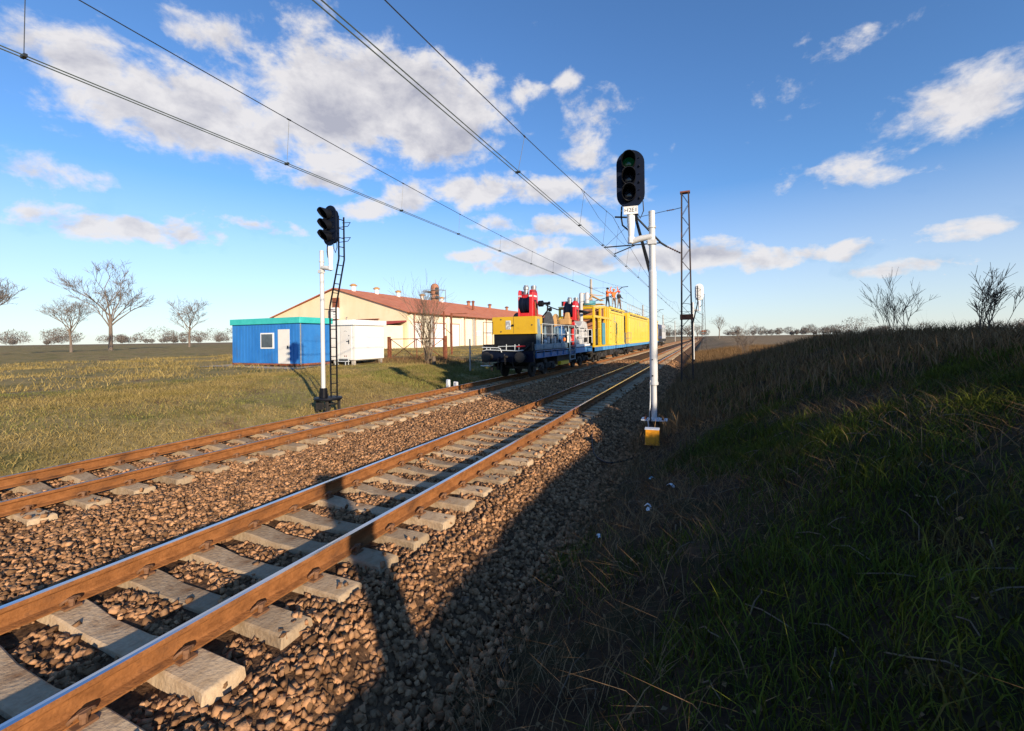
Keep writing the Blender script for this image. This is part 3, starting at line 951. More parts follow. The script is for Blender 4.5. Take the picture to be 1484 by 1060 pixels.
m = MB(); m.box(XL - .0, XL + .5, 19.75, 20.2, 1.37, 1.66); m.tube([(XR - .45, 19.5, 1.36), (XR - .2, 19.5, 1.62)], .05, 8); m.box(XR - .40, XR - .1, 19.58, 19.8, 1.34, 1.75)
m.build('deck_fitting', 'black', w1, world=True, bevel=.01)
railing(w1, [(XL + .0, 19.72), (XL + .30, 20.18)], 1.36, 1.42, 'corner_railing', 'black', mids=(.62,))
# yellow cabinet on its black plinth
m = MB(); m.box(-9.86, -7.62, 20.27, 21.6, 1.37, 2.16); m.build('plinth', 'black', w1, world=True, bevel=.01)
m = MB(); m.box(-9.93, -7.53, 20.2, 21.12, 2.165, 3.03)
cab = m.build('cabinet', 'yellow_gold', w1, world=True, bevel=.025)
m = MB(); m.box(-8.735, -8.725, 20.192, 20.199, 2.2, 3.0); m.build('door_seam', 'ink', cab, world=True)
m = MB(); m.box(-9.15, -8.88, 20.18, 20.197, 2.40, 2.84)
pl = m.build('notice_plate', 'plate_grey', cab, world=True, bevel=.006)
m = MB()
for k, (a, b, c, d) in enumerate(((-9.11, -8.95, 2.74, 2.79), (-9.11, -9.08, 2.6, 2.73), (-8.97, -8.93, 2.58, 2.72), (-9.10, -8.99, 2.66, 2.70), (-9.06, -8.93, 2.51, 2.55), (-9.11, -9.04, 2.43, 2.50), (-8.99, -8.92, 2.43, 2.46))):
    m.box(a, b, 20.172, 20.179, c, d)
m.build('plate_print', 'grey_metal', pl, world=True)
m = MB(); m.prism([(-8.85, 2.55), (-8.71, 2.55), (-8.71, 2.62), (-8.75, 2.65), (-8.80, 2.64), (-8.85, 2.58)], 'y', 20.15, 20.198); m.build('handle', 'black', cab, world=True)
for x, z in ((-9.42, 2.9), (-9.42, 2.29), (-7.75, 2.6)):
    m = MB(); m.lathe((x, 20.2, z), 'y', [(-.02, .035), (0, .035)], 10); m.build('bolt', 'ink', cab, world=True)
m = MB(); m.box(-9.95, -7.51, 20.17, 21.14, 2.165, 2.20); m.build('bottom_trim', 'yellow_gold', cab, world=True)
m = MB(); m.box(-7.60, -7.50, 20.35, 20.62, 1.4, 2.9); m.tube([(-7.52, 20.5, 2.85), (-7.45, 20.5, 2.5), (-7.47, 20.5, 1.5)], .04, 8); m.build('hydraulic_line', 'grey_blue', w1, world=True)
# red winch 1


def winch(t, x0, x1, y0, y1, z0, z1, arm=True, lean=0):
    p = MB()
    w = .10
    for (a, b) in ((x0, x0 + .07), (x1 - .19, x1)):
        p.prism([(y0, z0), (y1, z0), (y1 - .10, z1 - .15), (y1 - .2, z1), (y0 + .12, z1), (y0 + .05, z1 - .12)], 'x', a, b)
    p.box(x0 + .071, x1 - .191, y0 + .01, y1 - .02, z0 + .002, z0 + .20)
    p.box(x0 + .071, x1 - .191, y0 + .10, y0 + .3, z1 - .42, z1 - .24)
    p.box(x0 + .071, x1 - .191, y1 - .3, y1 - .22, z0 + .2, z1 - .2)
    fr = p.build('winch_frame', 'red', t, world=True, bevel=.015)
    for (a, b, c, d) in ((x0 + .02, x0 + .2, y0 + .035, y0 + .048), (x1 - .2, x1 - .02, y0 + .035, y0 + .048), (x1 + .001, x1 + .012, y0 + .22, y1 - .25)):
        p = MB(); p.box(a, b, c, d, z1 - .36, z1 - .28); p.build('reflective_band', 'white', fr, world=True)
    p = MB(); yc, zc_ = (y0 + y1) / 2, z0 + .66; r = .50
    p.lathe(((x0 + x1) / 2, yc, zc_), 'x', [(-(x1 - x0) / 2 + .08, r), (-.16, r), (-.14, r - .03), (.06, r - .03), (.08, r), ((x1 - x0) / 2 - .20, r)], 32)
    p.build('drum', 'navy_black', t, world=True)
    for i, (x, y) in enumerate(((x0 + .36, y0 + .30), (x1 - .08, y0 + .45))):
        p = MB(); p.lathe((x, y, z1 - .24 if i == 0 else z1), 'z', [(0, .13), (.05, .14), (.14, .14), (.15, .155), (.2, .155), (.21, .12), (.24, .12)] if i else [(0, .12), (.26, .12), (.28, .15), (.40, .15), (.42, .13), (.50, .11)], 18)
        p.build('hydraulic_motor', 'grey_metal', t, world=True)
    p = MB(); p.prism([(y0 + .25, z1 - .52), (y1 - .30, z1 - .52), (y1 - .26, z1 - 1.1), (y0 + .4, z1 - .9)], 'x', x1 - .002, x1 + .01)
    p.build('side_recess', 'black', fr, world=True)
    p = MB(); p.tube([(x1 + .02, yc - .1, z1 - .6), (x1 + .05, yc - .1, z0 + .05)], .04, 8); p.tube([(x1 + .02, yc + .12, z1 - .7), (x1 + .05, yc + .1, z0 + .05)], .03, 8)
    p.build('hydraulic_hose', 'rust', t, world=True)
    if arm:
        p = MB(); ya = (y0 + y1) / 2
        p.lathe((x1 + .30, ya, z1 - .72), 'x', [(-.15, .08), (-.10, .16), (.12, .16), (.16, .07), (.42, .06), (.42, .09), (.5, .09)], 16)
        p.tube([(x1 + .68, ya, z1 - .74), (x1 + .66, ya, z1 - 1.1), (x1 + .40, ya, z0 + .0), (x1 + .2, ya, z0 - .15)], .04, 8)
        p.build('sensor_arm', 'black', t, world=True)
    return fr


winch(w1, -8.93, -8.12, 21.25, 22.15, 3.06, 4.46)
m = MB(); m.box(-8.9, -8.15, 21.3, 22.1, 1.37, 3.055); m.build('winch_post', 'black', w1, world=True)
winch(w1, -8.12, -7.32, 26.6, 27.5, 3.02, 4.22, arm=False)
m = MB(); m.tube([(-7.62, 27.0, 1.37), (-7.62, 27.0, 3.02)], .11, 10); m.box(-7.75, -7.50, 26.9, 27.15, 2.5, 2.9); m.build('winch_post', 'red', w1, world=True)
m = MB(); m.tube([(-8.12, 26.9, 3.75), (-8.5, 26.8, 3.72), (-8.85, 26.7, 3.85), (-9.25, 26.6, 4.05)], .035, 8)
m.lathe((-9.0, 26.7, 3.75), 'x', [(-.12, .06), (-.08, .12), (.08, .12), (.12, .05)], 14); m.build('sensor_arm', 'black', w1, world=True)
m = MB(); m.box(-8.15, -7.55, 26.0, 26.55, 2.75, 3.1); m.prism([(-7.95, 3.1), (-7.6, 3.1), (-7.66, 3.5), (-7.85, 3.5)], 'y', 26.2, 26.5); m.build('wooden_block', 'wood', w1, world=True, bevel=.02)


# cable drums
def drum(t, yc, zc_, r, x0, x1, fl, core):
    m = MB(); m.lathe((0, yc, zc_), 'x', [(x0 + .05, r * .62), (x1 - .05, r * .62)], 24); core_o = m.build('cable_drum', core, t, world=True)
    for a in (x0, x1 - .05):
        m = MB(); m.lathe((0, yc, zc_), 'x', [(a, r), (a + .05, r)], 32)
        m.lathe((0, yc, zc_), 'x', [(a - .03, .12), (a + .08, .12)], 12); m.build('drum_flange', fl, core_o, world=True)


drum(w1, 22.75, 2.52, .86, -9.6, -7.72, 'reel_dark', 'reel_dark')
drum(w1, 25.0, 2.55, .82, -9.5, -8.05, 'wood', 'black')
m = MB(); m.box(-8.1, -7.62, 24.35, 25.3, 1.66, 2.5); m.box(-8.0, -7.60, 24.5, 25.1, 2.5, 2.62); m.build('drive_unit', 'wagon_blue', w1, world=True, bevel=.03)
m = MB()
for y in (22.0, 23.6, 24.2, 25.8): m.prism([(y - .25, 1.37), (y + .25, 1.37), (y + .08, 2.55), (y - .08, 2.55)], 'x', -7.75, -7.68)
m.build('drum_stand', 'grey_blue', w1, world=True)
for x, y, z, mm in ((-7.6, 23.45, 1.9, 'orange'), (-7.58, 25.0, 1.85, 'orange'), (-7.55, 26.3, 1.8, 'red'), (-7.6, 21.6, 1.75, 'white')):
    m = MB(); m.lathe((x, y, z), 'y', [(-.1, .06), (-.06, .12), (.06, .12), (.1, .06)], 10); m.build('warning_lamp', mm, w1, world=True)
m = MB(); m.box(-7.62, -7.56, 25.7, 25.9, 1.6, 2.3); m.box(-7.62, -7.56, 26.0, 26.16, 1.6, 2.3); m.build('white_canister', 'white', w1, world=True, bevel=.02)
m = MB(); m.box(-9.8, -8.0, 25.95, 28.0, 1.37, 2.6); m.build('power_pack', 'black', w1, world=True, bevel=.05)
m = MB(); m.box(-7.9, -7.45, 25.9, 27.3, 2.55, 2.72); m.build('equipment_shelf', 'reel_dark', w1, world=True)
railing(w1, [(XR, 20.75), (XR, 22.3), (XR, 24.0), (XR, 25.4), (XR, 26.7)], 1.64, 1.02, 'side_railing', 'rail_grey')
railing(w1, [(XR, 27.2), (XR, 28.7), (XR, 30.2), (XR, 31.3)], 1.55, .95, 'side_railing', 'white')
# boarding ladder at the middle
m = MB()
for y in (25.45, 26.55): m.bar((XR + .05, y, .62), (XR + .05, y, 2.5), .05, .09)
for z in (.66, .92, 1.2, 1.45, 1.7): m.box(XR + .02, XR + .10, 25.47, 26.53, z - .02, z + .02)
m.build('boarding_ladder', 'grey_blue', w1, world=True)
m = MB(); m.box(XR - .3, XR - .05, 24.0, 25.6, .42, .62); m.build('yellow_step', 'yellow', w1, world=True)
for y, h in ((22.2, .5), (23.3, .75), (24.0, .4), (25.2, .6), (26.2, .45)):
    m = MB(); m.tube([(-7.5, y, 1.37), (-7.48, y + .05, 1.37 + h), (-7.6, y + .25, 1.45 + h), (-7.9, y + .4, 1.4)], .03, 7); m.build('hydraulic_hose', 'black', w1, world=True)
for y in (21.9, 23.0, 25.9):
    m = MB(); m.box(-7.72, -7.50, y, y + .32, 1.67, 2.02); m.build('valve_box', 'machine_grey', w1, world=True, bevel=.02)
# grey machine
m = MB(); m.prism([(27.9, 1.5), (31.4, 1.5), (31.4, 2.7), (31.1, 3.05), (30.3, 3.1), (29.6, 2.75), (28.9, 2.7), (28.2, 2.95), (27.9, 2.6)], 'x', -9.4, -7.75)
mach = m.build('pump_unit', 'machine_grey', w1, world=True, bevel=.06)
for a, b, c, d in ((28.1, 28.9, 2.15, 2.65), (28.3, 28.8, 1.85, 2.05), (29.2, 30.4, 2.52, 2.62), (30.5, 30.9, 2.35, 2.6), (30.2, 31.2, 1.6, 1.95)):
    m = MB(); m.prism([(a, c), (b, c + .04), (b - .05, d), (a + .12, d - .02)], 'x', -7.752, -7.735); m.build('opening', 'black', mach, world=True)
m = MB(); m.box(-9.5, -7.6, 27.8, 31.45, 1.37, 1.5); m.build('machine_bed', 'white_wall', w1, world=True)
# silver exhaust stack and dark lifting boom above
m = MB(); m.tube([(-7.95, 30.4, 3.0), (-7.95, 30.4, 4.35)], .12, 10)
for q in (0, .40): m.lathe((-7.98 + q, 30.6, 4.35), 'z', [(0, .17), (.62, .17), (.74, .12), (.78, .03)], 16)
m.build('exhaust_stack', 'loco_grey', w1, world=True)
m = MB(); m.prism([(28.2, 4.05), (31.6, 4.1), (32.6, 4.35), (32.6, 4.5), (31.4, 4.42), (28.2, 4.35)], 'x', -8.7, -8.3); m.tube([(-8.5, 29.2, 3.0), (-8.5, 29.2, 4.1)], .14, 10)
m.build('boom', 'black_soot', w1, world=True)
m = MB(); m.tube([(-7.9, 29.6, 3.75), (-7.55, 29.4, 3.7), (-7.45, 30.2, 3.66)], .10, 8); m.build('hydraulic_hose', 'black', w1, world=True)

# --- the yellow gantry and workshop car
w2 = thing('works_car', 'yellow works car with open gantry and ladder, two workers on its roof', 'rail wagon', (XC, 32.0, 0))
m = MB(); m.box(XL + .02, XR - .02, 32.2, 46.3, .93, 1.22)
m.build('underframe', 'wagon_blue_lit', w2, world=True)
m = MB()
for y in range(12): m.box(XR - .019, XR - .006, 32.6 + 1.15 * y, 32.64 + 1.15 * y, .94, 1.21)
m.build('sill_rib', 'wagon_blue', w2, world=True)
m = MB(); m.box(XL + .02, XR - .019 + .002, 32.2, 34.9, .925, 1.225); m.build('shaded_sill', 'wagon_blue', w2, world=True)  # stretch of sill in shade, drawn as a darker blue strip
bogie(w2, 34.2, 36.0); bogie(w2, 42.6, 44.4)
m = MB(); m.box(XL + .4, XR - .3, 37.4, 41.3, .4, .93); m.box(XR - .28, XR - .05, 38.2, 39.6, .45, .9); m.tube([(XR - .2, 40, .7), (XR - .2, 41.4, .7)], .2, 12); m.build('equipment_box', 'black_soot', w2, world=True, bevel=.02)
m = MB(); m.box(XL, XR - .01, 32.1, 37.9, 1.225, 1.34); m.build('gantry_floor', 'yellow', w2, world=True)
# gantry: posts, beams, roof plate
m = MB()
for y in (32.3, 34.4, 36.2):
    for x in (XR - .08, XL + .08): m.box(x - .08, x + .08, y - .09, y + .09, 1.34, 4.15 if y < 33 else 4.35)
for x in (XR - .08, XL + .08):
    m.box(x - .075, x + .075, 32.2, 37.9, 3.42, 3.60); m.bar((x, 32.2, 4.15), (x, 36.4, 4.45), .15, .16)
for y in (32.3, 34.4): m.box(XL + .16, XR - .16, y - .07, y + .07, 3.44, 3.58)
m.box(XL + .16, XR - .16, 32.22, 32.38, 4.08, 4.24)
m.prism([(32.15, 4.24), (34.2, 4.42), (34.2, 4.47), (32.15, 4.29)], 'x', XL - .02, XR + .05)
m.box(XR - .13, XR - .03, 37.0, 37.2, 1.34, 4.5)
m.build('gantry_frame', 'yellow', w2, world=True, bevel=.01)
m = MB(); m.box(XL + .3, XR - .3, 36.3, 37.2, 1.4, 4.3); m.box(XR - .5, XR - .2, 35.0, 35.8, 3.65, 4.2); m.box(XL + .2, XR - .2, 34.5, 34.6, 2.6, 4.0); m.build('lift_mast', 'rust_light', w2, world=True)  # orange interior in shade: the duller colour stands in for that shade
m = MB()
for y in (33.4, 34.1): m.bar((XR, y, 1.25), (XR, y, 3.5), .05)
z = 1.5
while z < 3.4: m.box(XR - .03, XR + .03, 33.42, 34.08, z - .025, z + .025); z += .55
m.build('gantry_ladder', 'yellow', w2, world=True)
m = MB(); m.box(XR - .06, XR - .01, 35.0, 36.0, 1.36, 3.1); m.build('tarpaulin', 'tarp', w2, world=True, bevel=.01)
m = MB(); m.box(XL + .25, XR - .2, 32.6, 34.3, 1.36, 2.4); m.box(XL + .4, XR - .4, 35, 36.2, 1.35, 3.3); m.build('cable_winch', 'black_soot', w2, world=True, bevel=.05)
m = MB(); m.lathe((XC + .6, 33.6, 4.42), 'z', [(0, .5), (.1, .55), (.28, .55), (.34, .45)], 18); m.build('turntable', 'tarp', w2, world=True)
m = MB()
m.tube([(-8.1, 33.4, 4.75), (-8.2, 34.6, 5.25), (-7.9, 36.6, 5.0), (-7.9, 37.6, 5.1)], [.09, .09, .07, .05], 8)
m.tube([(-8.6, 33.2, 4.7), (-8.6, 33.6, 5.35), (-7.9, 37.4, 5.45)], .04, 6)
m.box(-8.6, -7.8, 36.6, 37.9, 4.7, 4.76)
m.build('folded_crane', 'wood', w2, world=True)
# car body


def car_body(t, y0, y1, z0=1.24, z1=4.55, rib=.62, logos=()):
    m = MB(); m.box(XL + .04, XR - .04, y0, y1, z0, z1)
    body = m.build('body', 'yellow_car', t, world=True, bevel=.03)
    m = MB(); y = y0 + .9
    while y < y1 - .2:
        m.box(XR - .038, XR - .022, y - .02, y + .02, z0 + .25, z1 - .55); y += rib * 2
    m.build('panel_rib', 'yellow', body, world=True)
    y = y0 + 1.45
    while y < y1 - .6:
        m = MB(); m.box(XR - .042, XR - .0385, y - .012, y + .012, z0 + .16, z1 - .52); m.build('panel_seam', 'rust', body, world=True); y += 2.48
    m = MB(); m.box(XR - .039, XR + .03, y0 + .1, y1 - .1, z0 - .02, z0 + .14); m.build('bottom_rail', 'yellow_car', body, world=True)
    m = MB(); m.box(XR - .039, XR + .02, y0 + .05, y1 - .05, z1 - .50, z1 - .42); m.box(XR - .039, XR + .05, y0, y1, z1 - .12, z1 + .03); m.build('cornice', 'yellow_car', body, world=True)
    m = MB(); y = y0 + .6
    while y < y1 - 1.2:
        m.box(XR - .038, XR - .012, y, y + 1.7, z1 - .30, z1 - .20); y += 2.0
    m.build('vent_slot', 'ink', body, world=True)
    m = MB(); y = y0 + .15
    while y < y1:
        m.box(XR - .1, XR + .035, y, y + .16, z1 + .031, z1 + .09); y += random.choice((.9, 1.3, 2.2))
    m.build('roof_hinge', 'black_soot', body, world=True)
    m = MB(); m.box(XL + .2, XR - .15, y0 + .1, y1 - .1, z1 + .001, z1 + .04); m.build('roof_walkway', 'grey_metal', body, world=True)
    for ly, w in logos:
        m = MB()
        m.prism([(ly - w, 3.30), (ly + w, 3.26), (ly + w, 3.36), (ly - w * .3, 3.40)], 'x', XR - .039, XR - .030)
        m.prism([(ly - w, 3.48), (ly - w * .2, 3.44), (ly + w * .6, 3.62), (ly - w * .1, 3.82), (ly - w * .7, 3.78), (ly + .02, 3.60)], 'x', XR - .039, XR - .030)
        m.build('emblem', 'grey_blue', body, world=True)
    return body


b2 = car_body(w2, 38.0, 45.3, logos=((40.3, .42),))
m = MB()
for z in (1.8, 2.35, 2.9, 3.4): m.tube([(XR + .03, 38.1, z), (XR + .03, 38.5, z)], .025, 6)
m.build('grab_iron', 'yellow', b2, world=True)
m = MB(); m.box(XL + .5, XR - .85, 45.305, 46.2, 1.24, 4.4); m.build('end_vestibule', 'yellow', w2, world=True)
m = MB(); m.box(XR - .5, XR - .08, 45.32, 46.0, 3.85, 4.2); m.tube([(XR - .1, 46.1, 1.3), (XR - .1, 46.1, 4.1)], .07, 8); m.build('end_fitting', 'black', w2, world=True)
m = MB(); m.box(XR - .84, XR - .80, 45.5, 46.0, 2.55, 3.2); m.build('white_panel', 'white', w2, world=True)
railing(w2, [(XR, 45.35), (XR, 46.25)], 1.25, 1.1, 'end_railing', 'grey_blue')
for s in (-1, 1): buffer_mb(XC + s * .875, 46.9, -1).build('buffer', 'black_soot', w2, world=True)
railing(w2, [(XR - .2, 40.2 + 1.3 * k) for k in range(5)], 4.58, .95, 'roof_railing', 'rail_grey', r=.024)

w3 = thing('works_car', 'long closed yellow works car with thin roof railing behind the works car with gantry', 'rail wagon', (XC, 47.0, 0))
m = MB(); m.box(XL + .02, XR - .02, 47.2, 66.2, .93, 1.22); m.build('underframe', 'wagon_blue_lit', w3, world=True)
bogie(w3, 49.2, 51.0); bogie(w3, 62, 63.8)
m = MB(); m.box(XL + .4, XR - .15, 53, 60, .42, .93); m.build('equipment_box', 'black_soot', w3, world=True, bevel=.02)
car_body(w3, 48.6, 66.0, logos=((57.0, .35), (61.2, .3)))
m = MB(); m.box(XL + .5, XR - .5, 47.3, 48.595, 1.24, 4.45); m.box(XR - .3, XR - .05, 47.5, 47.9, 1.24, 4.5); m.build('end_vestibule', 'yellow', w3, world=True)
railing(w3, [(XR, 47.3), (XR, 48.1), (XR, 49.6)], 1.25, 1.15, 'end_railing', 'grey_blue')
railing(w3, [(XR - .2, 48.7 + 1.7 * k) for k in range(10)], 4.58, .9, 'roof_railing', 'rail_grey', r=.028)
for a, b, h, mm in ((50.5, 52.2, .34, 'grey_metal'), (55.0, 58.5, .22, 'yellow'), (61.0, 62.4, .42, 'grey_metal')):
    m = MB(); m.box(-9.4, -8.1, a, b, 4.60, 4.60 + h); m.box(-9.2, -8.3, a + .2, b - .2, 4.60 + h, 4.66 + h); m.build('roof_unit', mm, w3, world=True, bevel=.03)
w4 = thing('works_car', 'last yellow works car seen as a sliver past the signal post', 'rail wagon', (XC, 67.0, 0))
m = MB(); m.box(XL + .02, XR - .02, 67.2, 80.4, .93, 1.22); m.build('underframe', 'wagon_blue_lit', w4, world=True)
bogie(w4, 69.2, 71.0); bogie(w4, 76.6, 78.4)
car_body(w4, 67.4, 80.3)
lo = thing('locomotive', 'navy and pale grey locomotive at the far end of the works train', 'locomotive', (XC, 81.0, 0))
m = MB(); m.box(XL + .05, XR - .05, 81.3, 97, .95, 1.5); m.build('underframe', 'black_soot', lo, world=True)
m = MB(); m.prism([(81.4, 1.5), (88.5, 1.5), (88.5, 4.1), (82.2, 4.1), (81.4, 3.4)], 'x', XL + .1, XR - .06); m.build('engine_hood', 'loco_navy', lo, world=True, bevel=.05)
m = MB(); m.prism([(88.52, 1.5), (96.9, 1.5), (96.9, 3.0), (96.2, 4.2), (88.52, 4.2)], 'x', XL + .1, XR - .04); cabo = m.build('cab', 'loco_grey', lo, world=True, bevel=.05)
m = MB(); m.box(XR - .039, XR - .02, 93.6, 95.4, 2.8, 3.7); m.box(XR - .039, XR - .02, 89.5, 91.0, 2.8, 3.7); m.build('window', 'glass', cabo, world=True)
m = MB()
for k in range(5): m.box(XR - .059, XR - .03, 82.6 + k * 1.1, 83.4 + k * 1.1, 2.0, 3.4)
m.build('grille', 'ink', lo, world=True)
bogie(lo, 83, 85.4); bogie(lo, 92.4, 94.8)


# ------------------------------------------------------------------ workers on the roof
def person(label, loc, rz, joints, jacket, trousers, helmet, hair=False):
    t = thing('person', label, 'person', loc, rz)
    me = bpy.data.meshes.new('body')
    names = list(joints); idx = {n: i for i, n in enumerate(names)}
    verts = [joints[n][0] for n in names]
    par = [(joints[n][1], n) for n in names if joints[n][1]]
    me.from_pydata(verts, [(idx[a], idx[b]) for a, b in par], [])
    o = bpy.data.objects.new('body', me); COL.objects.link(o)
    md = o.modifiers.new('skin', 'SKIN'); md.use_smooth_shade = True
    for n in names:
        r = joints[n][2]; me.skin_vertices[0].data[idx[n]].radius = (r, r * (joints[n][3] if len(joints[n]) > 3 else 1))
        me.skin_vertices[0].data[idx[n]].use_root = (n == 'pelvis')
    sb = o.modifiers.new('sub', 'SUBSURF'); sb.levels = 1; sb.render_levels = 1
    dg = bpy.context.evaluated_depsgraph_get(); dg.update()
    nm = bpy.data.meshes.new_from_object(o.evaluated_get(dg))
    bpy.data.objects.remove(o)
    for q in (jacket, trousers, 'skin_tone', 'black'): nm.materials.append(MATS[q])
    P = [Vector(v) for v in verts]
    for f in nm.polygons:
        c = f.center
        best = min(names, key=lambda n: (P[idx[n]] - c).length / (joints[n][2] + .05))
        if best.startswith(('hand', 'f', 'head', 'neck', 'nose')): f.material_index = 2
        elif best.startswith(('foot', 'toe')): f.material_index = 3
        elif best.startswith(('hip', 'knee', 'ankle', 'pelvis')): f.material_index = 1
        else: f.material_index = 0
        f.use_smooth = True
    b = bpy.data.objects.new('body', nm); COL.objects.link(b); b.parent = t
    hd = Vector(joints['head'][0])
    m = MB(); m.lathe((hd.x, hd.y, hd.z + .04), 'z', [(0, .145), (.02, .135), (.07, .12), (.12, .08), (.14, .02)], 16)
    m.build('helmet', helmet, t)
    m = MB()
    for s in (-.035, .035): m.lathe((hd.x + s, hd.y - .098, hd.z + .012), 'y', [(-.012, .008), (0, .014)], 8)
    m.build('eyes', 'ink', t)
    return t


def fingers(j, hand, h, d, s):
    """five short finger chains rooted in the palm; h palm point, d direction"""
    h = Vector(h); d = Vector(d).normalized()
    side = d.cross(Vector((0, 1, 0)));
    if side.length < .1: side = d.cross(Vector((1, 0, 0)))
    side.normalize()
    for i, (o, l) in enumerate(((-.032, .065), (-.011, .075), (.011, .07), (.032, .055))):
        a = h + side * o + d * .03; j['f%s%da' % (hand, i)] = (tuple(a), hand, .010)
        j['f%s%db' % (hand, i)] = (tuple(a + d * l + Vector((0, -.012, -.01))), 'f%s%da' % (hand, i), .008)
    a = h + side * .05 * s; j['f%sta' % hand] = (tuple(a), hand, .011); j['f%stb' % hand] = (tuple(a + d * .045 + side * .015 * s), 'f%sta' % hand, .009)


def figure(la, ra, stride=.10, lean=0.0):
    """la/ra: (elbow, hand) offsets from the shoulder; faces -y"""
    j = {'pelvis': ((0, 0, .95), None, .15, .8), 'waist': ((0, lean * .2, 1.12), 'pelvis', .14, .8), 'chest': ((0, lean * .6, 1.35), 'waist', .175, .7),
         'neck': ((0, lean * .9, 1.50), 'chest', .06), 'head': ((0, lean - .02, 1.64), 'neck', .098), 'headtop': ((0, lean - .01, 1.72), 'head', .08), 'nose': ((0, lean - .115, 1.635), 'head', .018)}
    for s, n in ((-1, 'l'), (1, 'r')):
        sh = (s * .19, lean * .7, 1.44)
        e, h = la if s < 0 else ra
        j['shoulder' + n] = (sh, 'chest', .075)
        el = tuple(a + b for a, b in zip(sh, e)); ha = tuple(a + b for a, b in zip(sh, h))
        j['elbow' + n] = (el, 'shoulder' + n, .055); j['wrist' + n] = (tuple(a + (b - a) * .86 for a, b in zip(el, ha)), 'elbow' + n, .038)
        j['hand' + n] = (ha, 'wrist' + n, .036)
        fingers(j, 'hand' + n, ha, tuple(b - a for a, b in zip(el, ha)), s)
        j['hip' + n] = ((s * .10, 0, .86), 'pelvis', .105)
        j['knee' + n] = ((s * .12, -s * stride * .6 - .02, .48), 'hip' + n, .068)
        j['ankle' + n] = ((s * .13, -s * stride, .09), 'knee' + n, .048)
        j['foot' + n] = ((s * .13, -s * stride - .06, .05), 'ankle' + n, .05); j['toe' + n] = ((s * .14, -s * stride - .17, .035), 'foot' + n, .035)
    return j


roof = 4.60
person('worker in orange jacket and black trousers standing at the open edge of the yellow roof', (-8.0, 39.9, roof), R(75),
       figure(((-.10, -.20, -.18), (-.08, -.45, -.02)), ((.08, -.20, -.16), (.05, -.46, 0))), 'hivis', 'dark_cloth', 'black')
person('worker in orange jacket and brown trousers reaching both arms up to the wires', (-7.7, 41.3, roof), R(35),
       figure(((-.22, -.08, .20), (-.12, -.12, .52)), ((.22, -.08, .20), (.12, -.12, .52)), .05), 'hivis', 'brown_cloth', 'orange')
person('worker in dark clothes with red vest sleeves, rightmost of the three on the roof', (-7.6, 43.4, roof), R(60),
       figure(((-.07, -.02, -.28), (-.05, -.22, -.42)), ((.08, -.05, -.27), (.05, -.28, -.36)), .08), 'dark_cloth', 'brown_cloth', 'red')

# ------------------------------------------------------------------ left side: cabins
wc = thing('cabin', 'white office cabin on small feet with a door and entrance step', 'cabin', (-21.8, 23.1, .38))
GZ = .38
m = MB(); m.box(-27.6, -21.82, 23.12, 26.2, .62, 3.0); m.build('wall', 'white_wall', wc, world=True, bevel=.01)
m = MB(); m.box(-27.75, -21.68, 22.98, 26.35, 3.0, 3.36); m.build('roof', 'white', wc, world=True, bevel=.01)
m = MB(); m.box(-22.95, -21.98, 23.085, 23.117, .70, 2.92); dr = m.build('door', 'door_white', wc, world=True, bevel=.004)
m = MB(); m.box(-22.20, -22.16, 23.04, 23.083, 1.72, 2.0); m.box(-22.36, -22.19, 23.02, 23.05, 1.88, 1.92); m.lathe((-22.18, 23.08, 2.28), 'y', [(-.02, .03), (0, .03)], 10); m.build('handle', 'black', dr, world=True)
m = MB(); m.tube([(-22.62, 23.08, 2.55), (-22.55, 23.08, 2.61), (-22.45, 23.08, 2.61), (-22.38, 23.08, 2.55)], .012, 6); m.build('knocker', 'grey_metal', dr, world=True)
m = MB()
for x in (-22.6, -22.45): m.box(x, x + .05, 23.07, 23.084, .84, .93)
m.build('vent', 'rust', dr, world=True)
m = MB(); m.box(-22.99, -22.965, 23.10, 23.119, .65, 2.98); m.box(-25.6, -25.58, 23.10, 23.119, .65, 2.98); m.box(-21.90, -21.805, 23.105, 23.25, .63, 2.99); m.build('corner_trim', 'door_white', wc, world=True)
m = MB()
for x in (-27.4, -25.2, -23.6, -22.0):
    for y in (23.3, 26.0): m.box(x - .1, x + .1, y - .1, y + .1, .1, .62)
m.box(-27.5, -21.95, 23.25, 26.1, .56, .62)
m.build('foot', 'concrete', wc, world=True)
m = MB(); m.box(-23.1, -22.0, 22.6, 22.95, .53, .57); m.box(-22.95, -22.1, 22.85, 23.08, .70, .73)
for x in (-23.0, -22.1): m.bar((x, 22.65, .3), (x, 22.65, .53), .04); m.bar((x, 22.92, .3), (x, 22.92, .70), .04)
m.build('entrance_step', 'rail_grey', wc, world=True)
bc = thing('cabin', 'bright blue container cabin with teal roof edge left of the white cabin', 'cabin', (-22.9, 22, .3))
m = MB(); m.box(-29.0, -22.80, 19.6, 22.0, .50, 3.06); wl = m.build('wall', 'blue_cont', bc, world=True, bevel=.01)
m = MB(); m.box(-29.1, -22.62, 19.5, 22.12, 3.06, 3.44); m.build('roof', 'teal', bc, world=True, bevel=.02)
m = MB()
for k in range(20): m.box(-28.8 + k * .3, -28.68 + k * .3, 19.575, 19.599, .6, 3.0)
m.build('rib', 'blue_cont', wl, world=True)
m = MB(); m.box(-26.2, -25.0, 19.55, 19.597, 1.5, 2.5); fr = m.build('window', 'white', bc, world=True); m = MB(); m.box(-26.1, -25.1, 19.53, 19.549, 1.58, 2.42); m.build('pane', 'glass', fr, world=True)
m = MB(); m.box(-24.6, -23.6, 19.55, 19.597, .56, 2.7); dr2 = m.build('door', 'door_white', bc, world=True)
m = MB(); m.box(-23.75, -23.70, 19.50, 19.549, 1.5, 1.68); m.build('handle', 'black', dr2, world=True)
